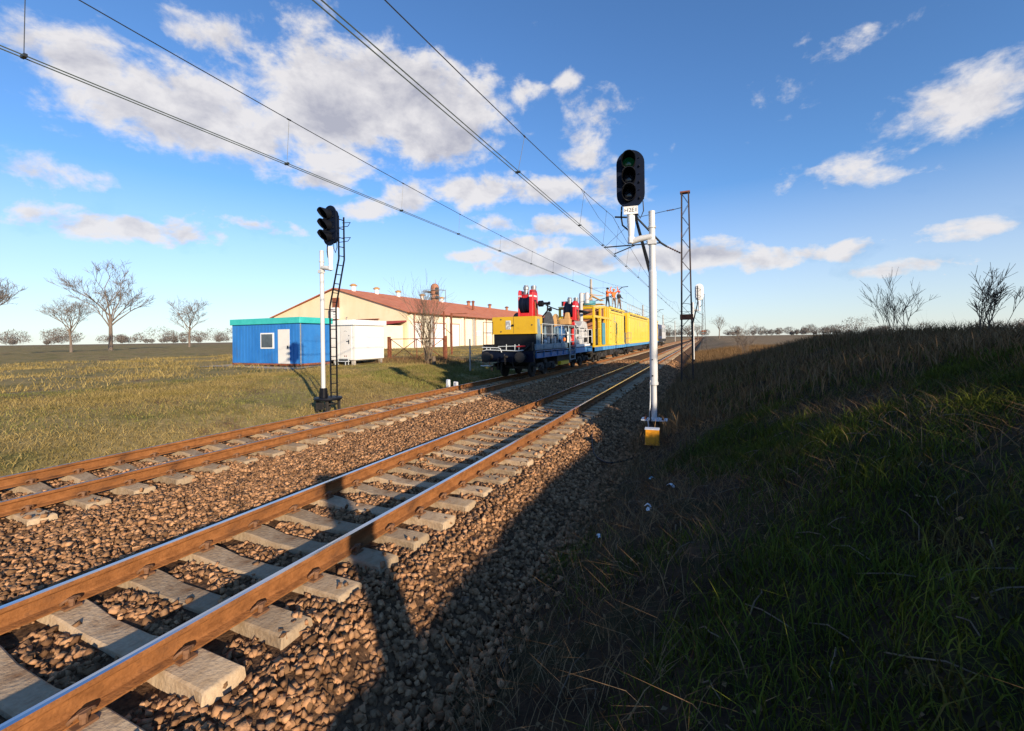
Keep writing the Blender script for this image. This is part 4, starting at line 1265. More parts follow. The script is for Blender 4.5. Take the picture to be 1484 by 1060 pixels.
m = MB(); m.box(-29.02, -22.79, 19.58, 22.02, .44, .56); m.build('base_rail', 'rust', bc, world=True)
m = MB(); m.tube([(-22.76, 19.66, .5), (-22.76, 19.66, 3.05)], .04, 6); m.build('downpipe', 'grey_metal', bc, world=True)
m = MB()
for x in (-28.8, -26, -23.1):
    for y in (19.8, 21.8): m.box(x - .12, x + .12, y - .12, y + .12, .05, .5)
m.build('foot', 'black_soot', bc, world=True)

# ------------------------------------------------------------------ warehouse
wh = thing('warehouse', 'long cream plastered warehouse with low red tiled roof and roof vents', 'building', (-62.4, 61.6, .5))
WX0, WX1, WY0, WY1, EZ, RZ = -78.6, -46.3, 61.6, 172.0, 6.75, 11.55
RX = (WX0 + WX1) / 2
m = MB(); m.prism([(WX0, .2), (WX1, .2), (WX1, EZ), (RX, RZ - .12), (WX0, EZ)], 'y', WY0, WY0 + .4); gab = m.build('gable_wall', 'plaster', wh, world=True)
m = MB(); m.box(WX1 - .35, WX1, WY0 + .401, WY1, .2, EZ); m.build('long_wall', 'plaster_pale', wh, world=True)
m = MB(); m.box(WX0, WX0 + .35, WY0 + .401, WY1, .2, EZ); m.build('rear_wall', 'plaster_pale', wh, world=True)
m = MB()
sl_ = (RZ - EZ) / (RX - WX0)
ov = .7
for s in (-1, 1):
    xe = RX + s * (RX - WX0 + ov); ze = EZ - ov * sl_
    m.prism([(RX, RZ), (xe, ze), (xe, ze + .16), (RX, RZ + .16)], 'y', WY0 - .45, WY1 + .3)
rf = m.build('roof', 'roof_red', wh, world=True)
m = MB(); y = WY0 + .6
while y < WY1:
    for s in (1,):
        m.bar((RX, y, RZ + .17), (RX + s * (RX - WX0 + ov - .02), y, EZ - ov * sl_ + .17), .05, .05)
    y += 1.15
m.build('roof_seam', 'roof_red', rf, world=True)
m = MB()
xe = RX + (RX - WX0 + ov) + .01
m.tube([(xe + .06, WY0 - .4, EZ - ov * sl_ + .02), (xe + .06, WY1, EZ - ov * sl_ + .02)], .10, 8)
m.build('gutter', 'rust', rf, world=True)
# pilasters, downpipes and doors on the long wall
y = 66.0; k = 0
for yy in [62.6, 68.6, 74.5, 80.0, 84.8, 90.0, 95.0, 100, 105, 110, 116, 122, 130, 140]:
    m = MB(); m.box(WX1 + .002, WX1 + .28, yy - .35, yy + .35, .3, EZ - .45); m.build('pilaster', 'concrete' if k % 3 == 1 else 'plaster_pale', wh, world=True, bevel=.02)
    m = MB(); m.tube([(WX1 + .42, yy + .55, .4), (WX1 + .42, yy + .55, EZ - .6), (WX1 + .75, yy + .55, EZ - .2)], .09, 8); m.build('downpipe', 'rust_light', wh, world=True)
    k += 1
for yy, w in ((71.5, 2.2), (77.2, 1.6), (64.2, 1.2)):
    m = MB(); m.box(WX1 + .01, WX1 + .07, yy - w, yy + w, .4, 4.9); dd = m.build('loading_door', 'white_wall', wh, world=True)
    m = MB(); m.box(WX1 + .01, WX1 + .10, yy - w - .18, yy - w - .002, .4, 5.08); m.box(WX1 + .01, WX1 + .10, yy + w + .002, yy + w + .18, .4, 5.08); m.box(WX1 + .01, WX1 + .10, yy - w, yy + w, 4.902, 5.08); m.build('door_frame', 'rust_light', dd, world=True)
for yy in (87.4, 92.4, 97.4):
    m = MB(); m.box(WX1 + .005, WX1 + .05, yy - 1.2, yy + 1.2, 2.6, 3.7); w_ = m.build('window', 'white_wall', wh, world=True)
    m = MB()
    for q in (-.8, 0, .8): m.box(WX1 + .051, WX1 + .07, yy + q - .33, yy + q + .33, 2.72, 3.58)
    m.build('pane', 'plate_grey', w_, world=True)
# gable furniture
m = MB(); m.box(-63.0, -61.35, 61.5, 61.58, 7.9, 9.85); gw = m.build('gable_shutter', 'rust', wh, world=True)
m = MB(); m.box(-62.98, -61.4, 60.7, 61.59, 5.9, 8.0); ac = m.build('cooling_unit', 'white', wh, world=True, bevel=.03)
m = MB()
for z in (6.2, 6.65, 7.1, 7.55): m.box(-62.0, -61.5, 60.67, 60.698, z, z + .12)
m.build('louvre', 'grey_metal', ac, world=True)
m = MB(); m.box(-57.2, -52.2, 61.2, 61.59, 5.62, 5.72)
for k in range(14): m.box(-57.1 + k * .37, -57.04 + k * .37, 61.24, 61.3, 5.2, 5.62)
m.build('balcony_grating', 'rust', wh, world=True)
m = MB(); m.tube([(-59.6, 61.5, 5.6), (-59.6, 61.4, 6.15), (-59.3, 61.4, 6.2)], .05, 6); m.build('wall_lamp', 'grey_metal', wh, world=True)
# lean-to annexe in front of the gable
m = MB(); m.box(-70, -46.9, 56.2, 61.2, .2, 4.35); an = m.build('annexe', 'plaster_pale', wh, world=True)
m = MB(); m.prism([(55.6, 4.36), (61.58, 5.0), (61.58, 5.25), (55.6, 4.85)], 'x', -70.4, -46.4); m.build('annexe_roof', 'roof_maroon', an, world=True)
for x in (-50.4, -48.9):
    m = MB(); m.box(x - .62, x + .62, 56.12, 56.19, 2.0, 3.5); w_ = m.build('window', 'white', an, world=True)
    m = MB()
    for a in (-.5, .03): m.box(x + a, x + a + .47, 56.09, 56.118, 2.12, 3.4)
    m.build('pane', 'glass', w_, world=True)
m = MB(); m.box(-47.9, -47.2, 56.12, 56.195, .3, 3.2); m.build('door', 'rust', an, world=True)
m = MB(); m.tube([(-51.9, 55.75, .3), (-51.9, 55.75, 4.3)], .10, 8); m.tube([(-46.75, 55.9, .3), (-46.75, 55.9, 4.5)], .10, 8); m.build('downpipe', 'rust', an, world=True)
# roof vents along the ridge, one thing's parts
for yy in (65.5, 72, 79, 88, 96.5, 110.5, 124, 137, 150, 160):
    m = MB(); z0 = RZ - .3
    m.tube([(RX + .8, yy, z0), (RX + .8, yy, z0 + 1.15)], .42, 12)
    v = m.build('roof_vent', 'white_wall' if yy < 100 else 'rust_light', rf, world=True)
    m = MB(); m.lathe((RX + .8, yy, z0 + 1.15), 'z', [(0, .7), (.12, .72), (.4, .35), (.46, .05)], 14); m.build('vent_cowl', 'wood' if yy < 100 else 'rust', rf, world=True)
m = MB(); m.tube([(RX + 8, 100, 9.2), (RX + 8, 100, 11.4)], .3, 10); m.build('roof_vent', 'rust', rf, world=True)
m = MB(); m.lathe((RX + 8, 100, 11.4), 'z', [(0, .5), (.1, .5), (.4, .1)], 10); m.build('vent_cowl', 'rust', rf, world=True)
# rusty cyclone tower standing behind the ridge
cy = thing('cyclone_tower', 'rusty red cyclone tower with platform standing behind the warehouse ridge', 'tower', (-68, 103, .5))
m = MB(); m.lathe((-68, 103, 8), 'z', [(0, 1.0), (8.2, 1.15), (8.8, 1.0), (9.2, .6), (9.35, .1)], 20); m.tube([(-67.8, 103, 17), (-67.8, 103, 18.4)], .05, 6); m.build('tank', 'rust_light', cy, world=True)
m = MB()
for z in (13.0, 14.2, 15.2): m.lathe((-68, 103, z), 'z', [(0, 1.19), (.16, 1.19)], 20)
for z in (13.2, 14.4, 15.5): m.box(-66.95, -66.7, 101.8, 102.9, z, z + .6)
m.build('hoop', 'reel_dark', cy, world=True)
m = MB()
for x in (-70.6, -65.6):
    for y in (101.4, 104.6): m.bar((x, y, 6), (x, y, 15.6), .12)
for z in (13.4, 15.5):
    m.bar((-70.6, 101.4, z), (-65.6, 101.4, z), .1); m.bar((-70.6, 104.6, z), (-65.6, 104.6, z), .1)
    m.bar((-70.6, 101.4, z), (-70.6, 104.6, z), .1); m.bar((-65.6, 101.4, z), (-65.6, 104.6, z), .1)
m.bar((-70.6, 101.4, 10.5), (-68, 101.6, 14), .35); m.box(-70.9, -68.8, 101.2, 104.8, 15.0, 15.15)
m.build('platform_frame', 'grey_metal', cy, world=True)
m = MB(); m.lathe((-68, 103, .4), 'z', [(0, 1.4), (7.6, 1.4)], 12); m.build('tower_base', 'concrete', cy, world=True)
# twin-arm lamp in front of the roof
sl2 = thing('street_lamp', 'thin white twin armed yard lamp showing above the warehouse roof', 'lamp', (-39.5, 100, .6))
m = MB(); m.tube([(-39.5, 100, .3), (-39.5, 100, 8.3)], [.13, .10], 10); m.build('pole', 'white_pole', sl2, world=True)
m = MB(); m.tube([(-39.5, 100, 8.3), (-39.3, 100.6, 8.85), (-38.6, 102.4, 8.95)], .06, 7); m.tube([(-39.5, 100, 8.25), (-39.2, 100.6, 8.5), (-38.4, 102.6, 8.2)], .05, 7); m.build('arm', 'grey_metal', sl2, world=True)
m = MB(); m.box(-38.75, -38.4, 102.2, 103.2, 8.85, 8.98); m.box(-38.5, -38.2, 102.4, 103.2, 8.1, 8.22); m.build('lamp_head', 'grey_metal', sl2, world=True)

# ------------------------------------------------------------------ rusty gate and posts
gt = thing('yard_gate', 'rusty steel yard gate with crossed bracing behind the bare shrub', 'gate', (-21.4, 29.7, .32))
gy = lambda x: 29.33 + (x + 23.83) * .15
A, B = -23.7, -19.1
m = MB()
for z in (.42, 2.02): m.bar((A, gy(A), z), (B, gy(B), z), .06)
for x in (A, (A + B) / 2, B): m.bar((x, gy(x), .42), (x, gy(x), 2.02), .05)
mid = (A + B) / 2
for a, b in ((A, mid), (mid, B)):
    m.bar((a, gy(a), .42), (b, gy(b) + .02, 2.0), .045); m.bar((a, gy(a), 2.0), (b, gy(b) - .02, .42), .045)
m.build('gate_leaf', 'rust', gt, world=True)
for x in (-23.88, -18.92):
    m = MB(); m.box(x - .11, x + .11, gy(x) - .11, gy(x) + .11, -.1, 2.22); m.build('gate_post', 'rust', gt, world=True, bevel=.02)
m = MB(); m.bar((-20.9, 33, .0), (-20.9, 33, 4.4), .12); m.bar((-20.9, 33, 3.0), (-20.3, 33.2, 2.4), .05)
tag(m.build('fence_post', 'rust', base=(-20.9, 33, .3)), 'tall rusty post standing behind the right half of the yard gate', 'post')
m = MB(); m.bar((-24.4, 40, .0), (-24.4, 40, 4.7), .14); m.bar((-24.4, 40, 4.6), (-22.6, 40.2, 4.6), .08)
tag(m.build('fence_post', 'rust', base=(-24.4, 40, .3)), 'tallest rusty frame post between the shrub stems and the warehouse', 'post')
m = MB(); m.tube([(-14.5, 26.1, -.2), (-14.5, 26.1, 1.95)], .05, 8); m.tube([(-14.5, 26.1, 1.2), (-14.35, 26.15, .9)], .02, 6)
tag(m.build('fence_post', 'concrete', base=(-14.5, 26.1, 0)), 'thin grey post in the ditch left of the wagon buffer', 'post')
m = MB()
for (x, y, s) in ((0, 0, .09), (.3, .12, .07), (.45, .02, .06)): m.box(x - s, x + s, y - s * .7, y + s * .7, -.05, 0.30 if s > .08 else .2)
tag(m.build('marker_stone', 'white', at=(-10.95, 17.6, -.22), bevel=.02), 'low white painted marker block beside the far rail below the wagon buffer', 'marker')


# ------------------------------------------------------------------ bare shrubs and trees
def branch_mesh(m, rnd, p, d, ln, r, lv, spread, n=5, up=.1, kids=(3, 4), gmin=.004):
    pts = [Vector(p)]; rs = [r]; d = Vector(d).normalized(); seg = 4 if lv > 0 else 2
    for i in range(seg):
        d = (d + Vector((rnd.uniform(-1, 1), rnd.uniform(-1, 1), rnd.uniform(-.4, .8) * up * 5)) * .13).normalized()
        pts.append(pts[-1] + d * ln / seg); rs.append(max(gmin * .7, r * (1 - .16 * (i + 1))))
    m.tube(pts, rs, n if lv > 1 else 3, cap=False)
    if lv <= 0: return
    for k in range(rnd.randint(*kids)):
        u = rnd.uniform(.35, 1.0); i = min(seg - 1, int(u * seg)); q = pts[i].lerp(pts[i + 1], u * seg - i)
        ax = Vector((rnd.uniform(-1, 1), rnd.uniform(-1, 1), rnd.uniform(-.3, .6))).normalized()
        branch_mesh(m, rnd, q, (d + ax * spread).normalized(), ln * rnd.uniform(.5, .75), max(gmin, r * .52), lv - 1, spread, max(3, n - 1), up, kids, gmin)


def shrub(label, x, y, h, stems, seed, cat='shrub', lean=.45, material='bark', levels=3, r0=.045, stump=False, name='bare_shrub'):
    rnd = random.Random(seed); z = gz(x, y)
    t = thing(name, label, cat, (x, y, z))
    m = MB(); m2 = MB()
    for s in range(stems):
        a = rnd.uniform(0, 2 * PI); tilt = rnd.uniform(.05, lean)
        branch_mesh(m, rnd, (rnd.uniform(-.25, .25), rnd.uniform(-.25, .25), -.1), (math.cos(a) * tilt, math.sin(a) * tilt, 1), h * rnd.uniform(.4, .62), r0 * rnd.uniform(.6, 1.1), levels, .55, 6, .12, (2, 4), .006)
    m.build('stems', material, t)
    return t


shrub('leafless many stemmed shrub in front of the rusty yard gate', -18.2, 26.4, 5.3, 14, 5, lean=.4, levels=3, r0=.045)
m = MB(); m.tube([(0, 0, -.2), (.03, 0, .35), (.02, 0, .62)], [.16, .13, .12], 9)
tag(m.build('tree_stump', 'bark', at=(-17.35, 26.0, .15)), 'short pale cut stump at the foot of the leafless shrub', 'stump')


def bare_tree(label, x, y, h, seed, material='bark_far', group=None, lv=3):
    rnd = random.Random(seed); z = gz(x, y)
    t = thing('bare_tree', label, 'tree', (x, y, z), 0, group)
    m = MB(); m.tube([(0, 0, -.2), (rnd.uniform(-.1, .1), 0, h * .2), (rnd.uniform(-.2, .2), rnd.uniform(-.2, .2), h * .42)], [h * .024, h * .019, h * .014], 8); m.build('trunk', material, t)
    m = MB()
    for k in range(8):
        a = 2 * PI * k / 8 + rnd.uniform(-.3, .3); b = rnd.uniform(.25, .42)
        branch_mesh(m, rnd, (0, 0, h * b), (math.cos(a) * rnd.uniform(.4, .9), math.sin(a) * rnd.uniform(.4, .9), 1), h * rnd.uniform(.24, .36), h * .009, lv, rnd.uniform(.6, .9), 4, .1, (3, 4), h * .0013)
    m.build('crown', material, t)
    return t


bare_tree('bare winter tree on the horizon left of the lattice mast base', -8, 238, 9.5, 21)
bare_tree('broad bare winter tree on the horizon between lattice mast and distant signal', -3, 215, 10, 22)
bare_tree('bare winter tree on the horizon just right of the distant signal post', 6, 225, 11, 23)
bare_tree('small bare tree on the horizon beside the far end of the locomotive', -22, 210, 8, 24)
bare_tree('bare tree beyond the field left of the warehouse gable', -120, 70, 12, 25, lv=4)
bare_tree('tall bare tree at the left edge of the field behind the blue container', -96, 43, 15, 46, lv=4)
bare_tree('bare tree standing alone in the field at far left', -84, 33, 8, 57, lv=4)
bare_tree('slender bare tree at far left beside the track bend of the field', -76, 22, 11.5, 68, lv=4)
shrub('small leafless thicket on the crest of the bank at the right', 7.5, 24, 2.6, 9, 31, r0=.02, material='bark')
shrub('leafless thorn bush on the bank crest nearest the right edge', 6.8, 15.5, 1.9, 9, 32, r0=.016, material='bark')
shrub('leafless brown bush on the bank beside the distant signal', 2.6, 37, 2.2, 9, 33, r0=.02, material='bark_far')
shrub('leafless brown bush farther along the bank toward the horizon', 3.2, 52, 2.6, 9, 34, r0=.022, material='bark_far')


def shade_conifer(label, x, y, h, rad, seed):
    z = gz(x, y); t = thing('spruce', label, 'tree', (x, y, z), 0, 'unseen spruces added to shade the line')
    m = MB(); m.tube([(0, 0, -.2), (0, 0, h * .95)], [.16, .03], 8); m.build('trunk', 'bark', t)
    rg = np.random.default_rng(seed); n = 3600
    u = rg.uniform(0, 1, n) ** .8; zz = .25 + u * (h - .3); rr = rad * (1 - u ** 4) ** .6 * rg.uniform(.4, 1.08, n) + .05; a = rg.uniform(0, 2 * PI, n)
    C = np.stack([rr * np.cos(a), rr * np.sin(a), zz], 1)
    s = rg.uniform(.18, .36, n)
    d = np.stack([np.cos(a), np.sin(a), rg.uniform(-.5, .1, n)], 1); sd = np.stack([-np.sin(a), np.cos(a), rg.uniform(-.4, .4, n)], 1)
    V = np.stack([C - d * s[:, None], C + sd * s[:, None] * .6, C + d * s[:, None] * 1.2, C - sd * s[:, None] * .6], 1).reshape(-1, 3)
    F = np.arange(n * 4).reshape(n, 4)
    o = numpy_mesh('crown', V, F, 'leaf_dark'); o.parent = t


# unseen spruce row added behind the viewer, heights set to shade the line
hs = (3.2, 5.4, 8.95, 9.2, 9.1, 9.1, 8.9, 9.0, 8.2, 7.6, 7.2, 6.8)
for i, h in enumerate(hs):
    shade_conifer('dense dark spruce in the unseen row added behind the viewer to shade the line', 18.0 + .5 * math.sin(i * 2.3), -5.2 + 2.15 * i, h, 1.9 + .2 * math.sin(i * 1.7), 50 + i)
m = MB(); m.tube([(0, 0, -.4), (.02, 0, 1.55)], [.17, .15], 10)  # unseen post added to cast the viewer's shadow across the rails
tag(m.build('shadow_post', 'concrete', at=(2.6, -.72, gz(2.6, -.72))), 'thick concrete post added out of view, casting a shadow in place of the viewer', 'post')


# far wood on the horizon: a belt of twiggy clumps that reads as one mass
def belt(n, seed):
    rg = np.random.default_rng(seed)
    nt_ = 420
    cen = rg.uniform(R(-95), R(55), 26)
    az = np.where(rg.uniform(0, 1, nt_) < .7, cen[rg.integers(0, 26, nt_)] + rg.normal(0, .045, nt_), rg.uniform(R(-95), R(55), nt_)); dist = rg.uniform(430, 640, nt_)
    h = rg.gamma(6, 1.1, nt_) + 2; w = h * rg.uniform(.35, .75, nt_)
    k = n // nt_
    i = np.repeat(np.arange(nt_), k)
    q = rg.normal(size=(len(i), 3)); q /= np.linalg.norm(q, axis=1)[:, None]; q *= rg.uniform(.2, 1, len(i))[:, None] ** .5
    P = np.stack([np.sin(az[i]) * dist[i] + q[:, 0] * w[i], np.cos(az[i]) * dist[i] + q[:, 1] * w[i], 1 + h[i] * (.56 + .44 * q[:, 2])], 1)
    d = rg.normal(size=(len(i), 3)); d[:, 2] = np.abs(d[:, 2]) + .6; d /= np.linalg.norm(d, axis=1)[:, None]
    sd = rg.normal(size=(len(i), 3)); ln = rg.uniform(.7, 1.6, len(i))[:, None]; wd = .11
    V = np.stack([P - sd * wd, P + sd * wd, P + d * ln + sd * .03, P + d * ln - sd * .03], 1).reshape(-1, 3)
    F = np.arange(len(i) * 4).reshape(-1, 4)
    o = numpy_mesh('far_wood', V, F, 'far_veg'); struct(o, 'stuff')


belt(150000, 3)
# houses far off
for lab, x, y, w, d, h in (('house with a red roof rising behind the long yellow works car', -30, 172, 11, 14, 5.5), ('small pale shed on the horizon beyond the locomotive', -26, 235, 6, 5, 2.6)):
    t = thing('house', lab, 'house', (x, y, .6))
    m = MB(); m.prism([(-w / 2, -1), (w / 2, -1), (w / 2, h), (0, h + w * .33), (-w / 2, h)], 'y', 0, d); m.build('wall', 'plaster_pale', t)
    m = MB()
    for s in (-1, 1): m.prism([(0, h + w * .34), (s * (w / 2 + .5), h - .2), (s * (w / 2 + .5), h + .05), (0, h + w * .34 + .25)], 'y', -.5, d + .5)
    m.build('roof', 'roof_red', t)
    m = MB()
    for k in (-.25, .25): m.box(w * k - .5, w * k + .5, -.06, -.01, 1.0, 2.3)
    m.build('window', 'glass', t)


# ------------------------------------------------------------------ grass
def blades(name, X, Y, Z, H, W, material, bend=.5):
    n = len(X); a = RNG.uniform(0, 2 * PI, n); b = RNG.uniform(0, 2 * PI, n)
    dx, dy = np.cos(a), np.sin(a); lx, ly = np.cos(b) * bend, np.sin(b) * bend
    k = RNG.uniform(.3, 1.2, n); lx *= k; ly *= k
    V = np.zeros((n, 5, 3))
    def put(i, s, u, side):
        V[:, i, 0] = X + lx * H * u * u + side * dx * W * s; V[:, i, 1] = Y + ly * H * u * u + side * dy * W * s; V[:, i, 2] = Z + H * u * (1 - .25 * u * np.minimum(k, 1)) - .01
    put(0, 1, 0, -1); put(1, 1, 0, 1); put(2, .75, .55, 1); put(3, .75, .55, -1); put(4, 0, 1, 0)
    base = (np.arange(n) * 5)[:, None]
    F = np.concatenate([base + np.array([[0, 1, 2]]), base + np.array([[0, 2, 3]]), base + np.array([[3, 2, 4]])])
    return struct(numpy_mesh(name, V.reshape(-1, 3), F, material), 'stuff')


def patch(x, y):
    return .5 + .28 * np.sin(x * 2.1 + 1.3 * np.sin(y * 1.1)) + .25 * np.sin(y * 1.7 + x * .9 + 2) + .18 * np.sin(x * 4.7 - y * 3.9)


def scatter(x0, x1, y0, y1, dens, f=None, thr=.45):
    n = int((x1 - x0) * (y1 - y0) * dens)
    x = RNG.uniform(x0, x1, n); y = RNG.uniform(y0, y1, n)
    if f is not None:
        keep = f(x, y) + RNG.uniform(-.35, .35, n) > thr; x, y = x[keep], y[keep]
    z = np.array([gz(a, b) for a, b in zip(x, y)])
    return x, y, z


def near_f(x, y):
    return patch(x, y) * 1.0 - .22 + np.clip((x + .9) * .38, -.5, .55) + np.clip((3.6 - y) * .08, -.12, .2)


x, y, z = scatter(-1.5, 5.5, .9, 9, 2100, near_f, .62)
blades('grass', x, y, z, RNG.gamma(3.2, .026, len(x)) + .02, RNG.uniform(.0022, .005, len(x)), 'grass_green', .9)
x, y, z = scatter(-1.5, 8, 9, 26, 300, near_f, .68)
blades('grass', x, y, z, RNG.uniform(.08, .24, len(x)), RNG.uniform(.005, .009, len(x)), 'grass_green', .7)
x, y, z = scatter(-1.6, 5.5, .9, 12, 420, lambda a, b: 1 - near_f(a, b), .42)
blades('dry_stalks', x, y, z, RNG.uniform(.08, .30, len(x)), RNG.uniform(.002, .004, len(x)), 'straw', 1.6)
x, y, z = scatter(-1.4, 9, 9, 60, 110)
blades('dry_stalks', x, y, z, RNG.uniform(.15, .55, len(x)), RNG.uniform(.006, .012, len(x)), 'straw', .6)
x, y, z = scatter(3.6, 7, 2, 18, 190)
blades('dry_stalks', x, y, z, RNG.gamma(3, .07, len(x)), RNG.uniform(.003, .006, len(x)), 'straw', .6)
# left slope turf
def turf_f(a, b):
    return patch(a * .45, b * .45) * .7 + .35 * np.sin(a * .9 + 2 * np.sin(b * .37)) * np.sin(b * .71) + .2


x, y, z = scatter(-21, -11.1, 3.2, 30, 620, turf_f, .42)
blades('turf', x, y, z, RNG.gamma(3.0, .022, len(x)) + .02, RNG.uniform(.003, .008, len(x)), 'grass_dry', 1.2)
x, y, z = scatter(-21, -11.1, 3.2, 30, 200, lambda a, b: 1 - turf_f(a, b), .55)
blades('grass', x, y, z, RNG.gamma(2.5, .025, len(x)) + .02, RNG.uniform(.004, .008, len(x)), 'grass_olive', .9)
x, y, z = scatter(-46, -21, 7, 60, 60, turf_f, .5)
ok = ~((x > -29.2) & (x < -21.6) & (y > 19.4) & (y < 26.4)); x, y, z = x[ok], y[ok], z[ok]
blades('turf', x, y, z, RNG.gamma(2.5, .05, len(x)) + .04, RNG.uniform(.006, .016, len(x)), 'grass_dry', 1.0)
x, y, z = scatter(-17, -11.5, 16, 30, 300, lambda a, b: patch(a, b), .35)
blades('grass', x, y, z, RNG.uniform(.06, .2, len(x)), RNG.uniform(.006, .011, len(x)), 'grass_olive', .8)
x, y, z = scatter(-24, -16, 25.5, 31, 60)
blades('dry_stalks', x, y, z, RNG.uniform(.2, .6, len(x)), RNG.uniform(.006, .012, len(x)), 'straw', .9)

# twigs and leaf litter on the dark bank
n = 1500
x, y, z = scatter(-1.6, 4, .9, 10, 34)
n = len(x); a = RNG.uniform(0, 2 * PI, n); l = RNG.uniform(.010, .022, n); w = l * .6
V = np.zeros((n, 4, 3))
for i, (s, q) in enumerate(((-1, 0), (0, -1), (1, 0), (0, 1))):
    V[:, i, 0] = x + np.cos(a) * l * s - np.sin(a) * w * q; V[:, i, 1] = y + np.sin(a) * l * s + np.cos(a) * w * q; V[:, i, 2] = z + .012 + RNG.uniform(-.01, .02, n)
struct(numpy_mesh('leaf_litter', V.reshape(-1, 3), np.arange(n * 4).reshape(n, 4), 'straw'), 'stuff')
mt = MB(); rnd = random.Random(4)
for k in range(150):
    px, py = rnd.uniform(-1.5, 2.5), rnd.uniform(1.5, 10); aa = rnd.uniform(0, 2 * PI); ll = rnd.uniform(.1, .35)
    pts = []
    for i in range(4):
        qx, qy = px + math.cos(aa) * ll * i / 3 + rnd.uniform(-.02, .02), py + math.sin(aa) * ll * i / 3 + rnd.uniform(-.02, .02)
        pts.append((qx, qy, gz(qx, qy) + .02 + .03 * math.sin(i)))
    mt.tube(pts, .004, 4)
struct(mt.build('twigs', 'bark', normals=False), 'stuff')
# scraps of plastic litter, each its own thing
for i, (lx, ly, lab, mm, s) in enumerate(((-.62, 5.22, 'crumpled white plastic scrap lying in the grass, upper of two close together', 'plastic_white', .04), (-.58, 4.98, 'curled white plastic scrap lying in the grass, lower of two close together', 'plastic_white', .035), (-.42, 5.9, 'pale plastic scrap in the grass nearest the yellow box side', 'plastic_white', .05), (-.72, 6.6, 'blue plastic scrap lying in the dark grass', 'plastic_blue', .045), (-1.05, 4.6, 'thin white strip of litter at the edge of the stones', 'plastic_white', .03))):
    m = MB(); rnd = random.Random(i)
    k = 6; vs = []; fs = []
    for a in range(k):
        for b in range(3):
            vs.append((s * (a / (k - 1) - .5) * 2, s * (b - 1) * .5 + rnd.uniform(-.006, .006), s * .7 * math.sin(PI * a / (k - 1)) + rnd.uniform(-.006, .008)))
    for a in range(k - 1):
        for b in range(2): fs.append((a * 3 + b, a * 3 + b + 1, a * 3 + b + 4, a * 3 + b + 3))
    m.add(vs, fs)
    o = m.build('plastic_scrap', mm, base=None); o.location = (lx, ly, gz(lx, ly) + .05); o.rotation_euler = (0, 0, i * 1.3)
    tag(o, lab, 'litter')

# ------------------------------------------------------------------ light and sky
SUN_EL, SUN_AZ = R(16.0), R(126)      # azimuth clockwise from +Y: the sun stands behind and right of the viewer
sd = bpy.data.lights.new('sun', 'SUN'); sd.energy = 5.0; sd.angle = R(.53); sd.color = (1.0, .82, .60)
so = bpy.data.objects.new('sun', sd); COL.objects.link(so)
sv = Vector((math.sin(SUN_AZ) * math.cos(SUN_EL), math.cos(SUN_AZ) * math.cos(SUN_EL), math.sin(SUN_EL)))
so.rotation_euler = sv.to_track_quat('Z', 'Y').to_euler(); so.location = (10, -10, 30)

W = bpy.data.worlds.new('World'); S.world = W; W.use_nodes = True
nt = W.node_tree; L = nt.links
for n_ in list(nt.nodes): nt.nodes.remove(n_)
out = nd(nt, 'ShaderNodeOutputWorld'); bg = nd(nt, 'ShaderNodeBackground'); L.new(bg.outputs[0], out.inputs[0])
sky = nd(nt, 'ShaderNodeTexSky'); sky.sky_type = 'NISHITA'; sky.sun_disc = False
sky.sun_elevation = SUN_EL; sky.sun_rotation = SUN_AZ; sky.altitude = 0; sky.air_density = 1.0; sky.dust_density = .1; sky.ozone_density = 3.0
bg.inputs['Strength'].default_value = .095
tc = nd(nt, 'ShaderNodeTexCoord')
sep = nd(nt, 'ShaderNodeSeparateXYZ'); L.new(tc.outputs['Generated'], sep.inputs[0])


def M(op, a, b=None, c=None, clamp=False):
    q = nd(nt, 'ShaderNodeMath', operation=op); q.use_clamp = clamp
    for i, v in enumerate((a, b, c)):
        if v is None: continue
        if isinstance(v, (int, float)): q.inputs[i].default_value = v
        else: L.new(v, q.inputs[i])
    return q.outputs[0]


az = M('ARCTAN2', sep.outputs[0], sep.outputs[1]); el = M('ARCSINE', sep.outputs[2])
CLOUDS = [(545, 145, 150, 66, 1.25), (640, 208, 66, 36, 1.1), (480, 160, 95, 66, 1.25), (560, 110, 110, 40, 1.15), (500, 235, 60, 24, .9), (490, 205, 70, 35, .9), (480, 262, 50, 26, .8), (592, 290, 34, 26, .95), (535, 302, 38, 18, .85),
          (690, 275, 70, 22, .95), (790, 275, 90, 20, .85), (880, 275, 60, 22, .8), (795, 328, 62, 16, .85), (735, 360, 46, 10, .75), (725, 325, 40, 14, .7), (820, 380, 110, 20, 1.15), (760, 352, 60, 14, .9), (690, 372, 50, 10, .8), (930, 376, 70, 18, 1.1), (1000, 374, 70, 20, 1.2),
          (762, 135, 26, 26, .8), (820, 118, 18, 16, .75), (870, 165, 46, 34, .72), (835, 232, 40, 20, .72), (640, 110, 60, 30, .7), (850, 205, 30, 30, .62),
          (300, 170, 160, 60, 1.0), (110, 90, 120, 50, .85), (180, 330, 150, 24, .85), (380, 330, 70, 18, .7), (60, 250, 90, 26, .7), (330, 60, 110, 30, .7),
          (1150, 372, 110, 18, .9), (1300, 390, 120, 16, .8), (1230, 250, 110, 30, .62), (1400, 150, 110, 46, .85), (1120, 130, 60, 26, .55), (1420, 330, 90, 20, .75), (1250, 60, 90, 26, .6)]
tot = None
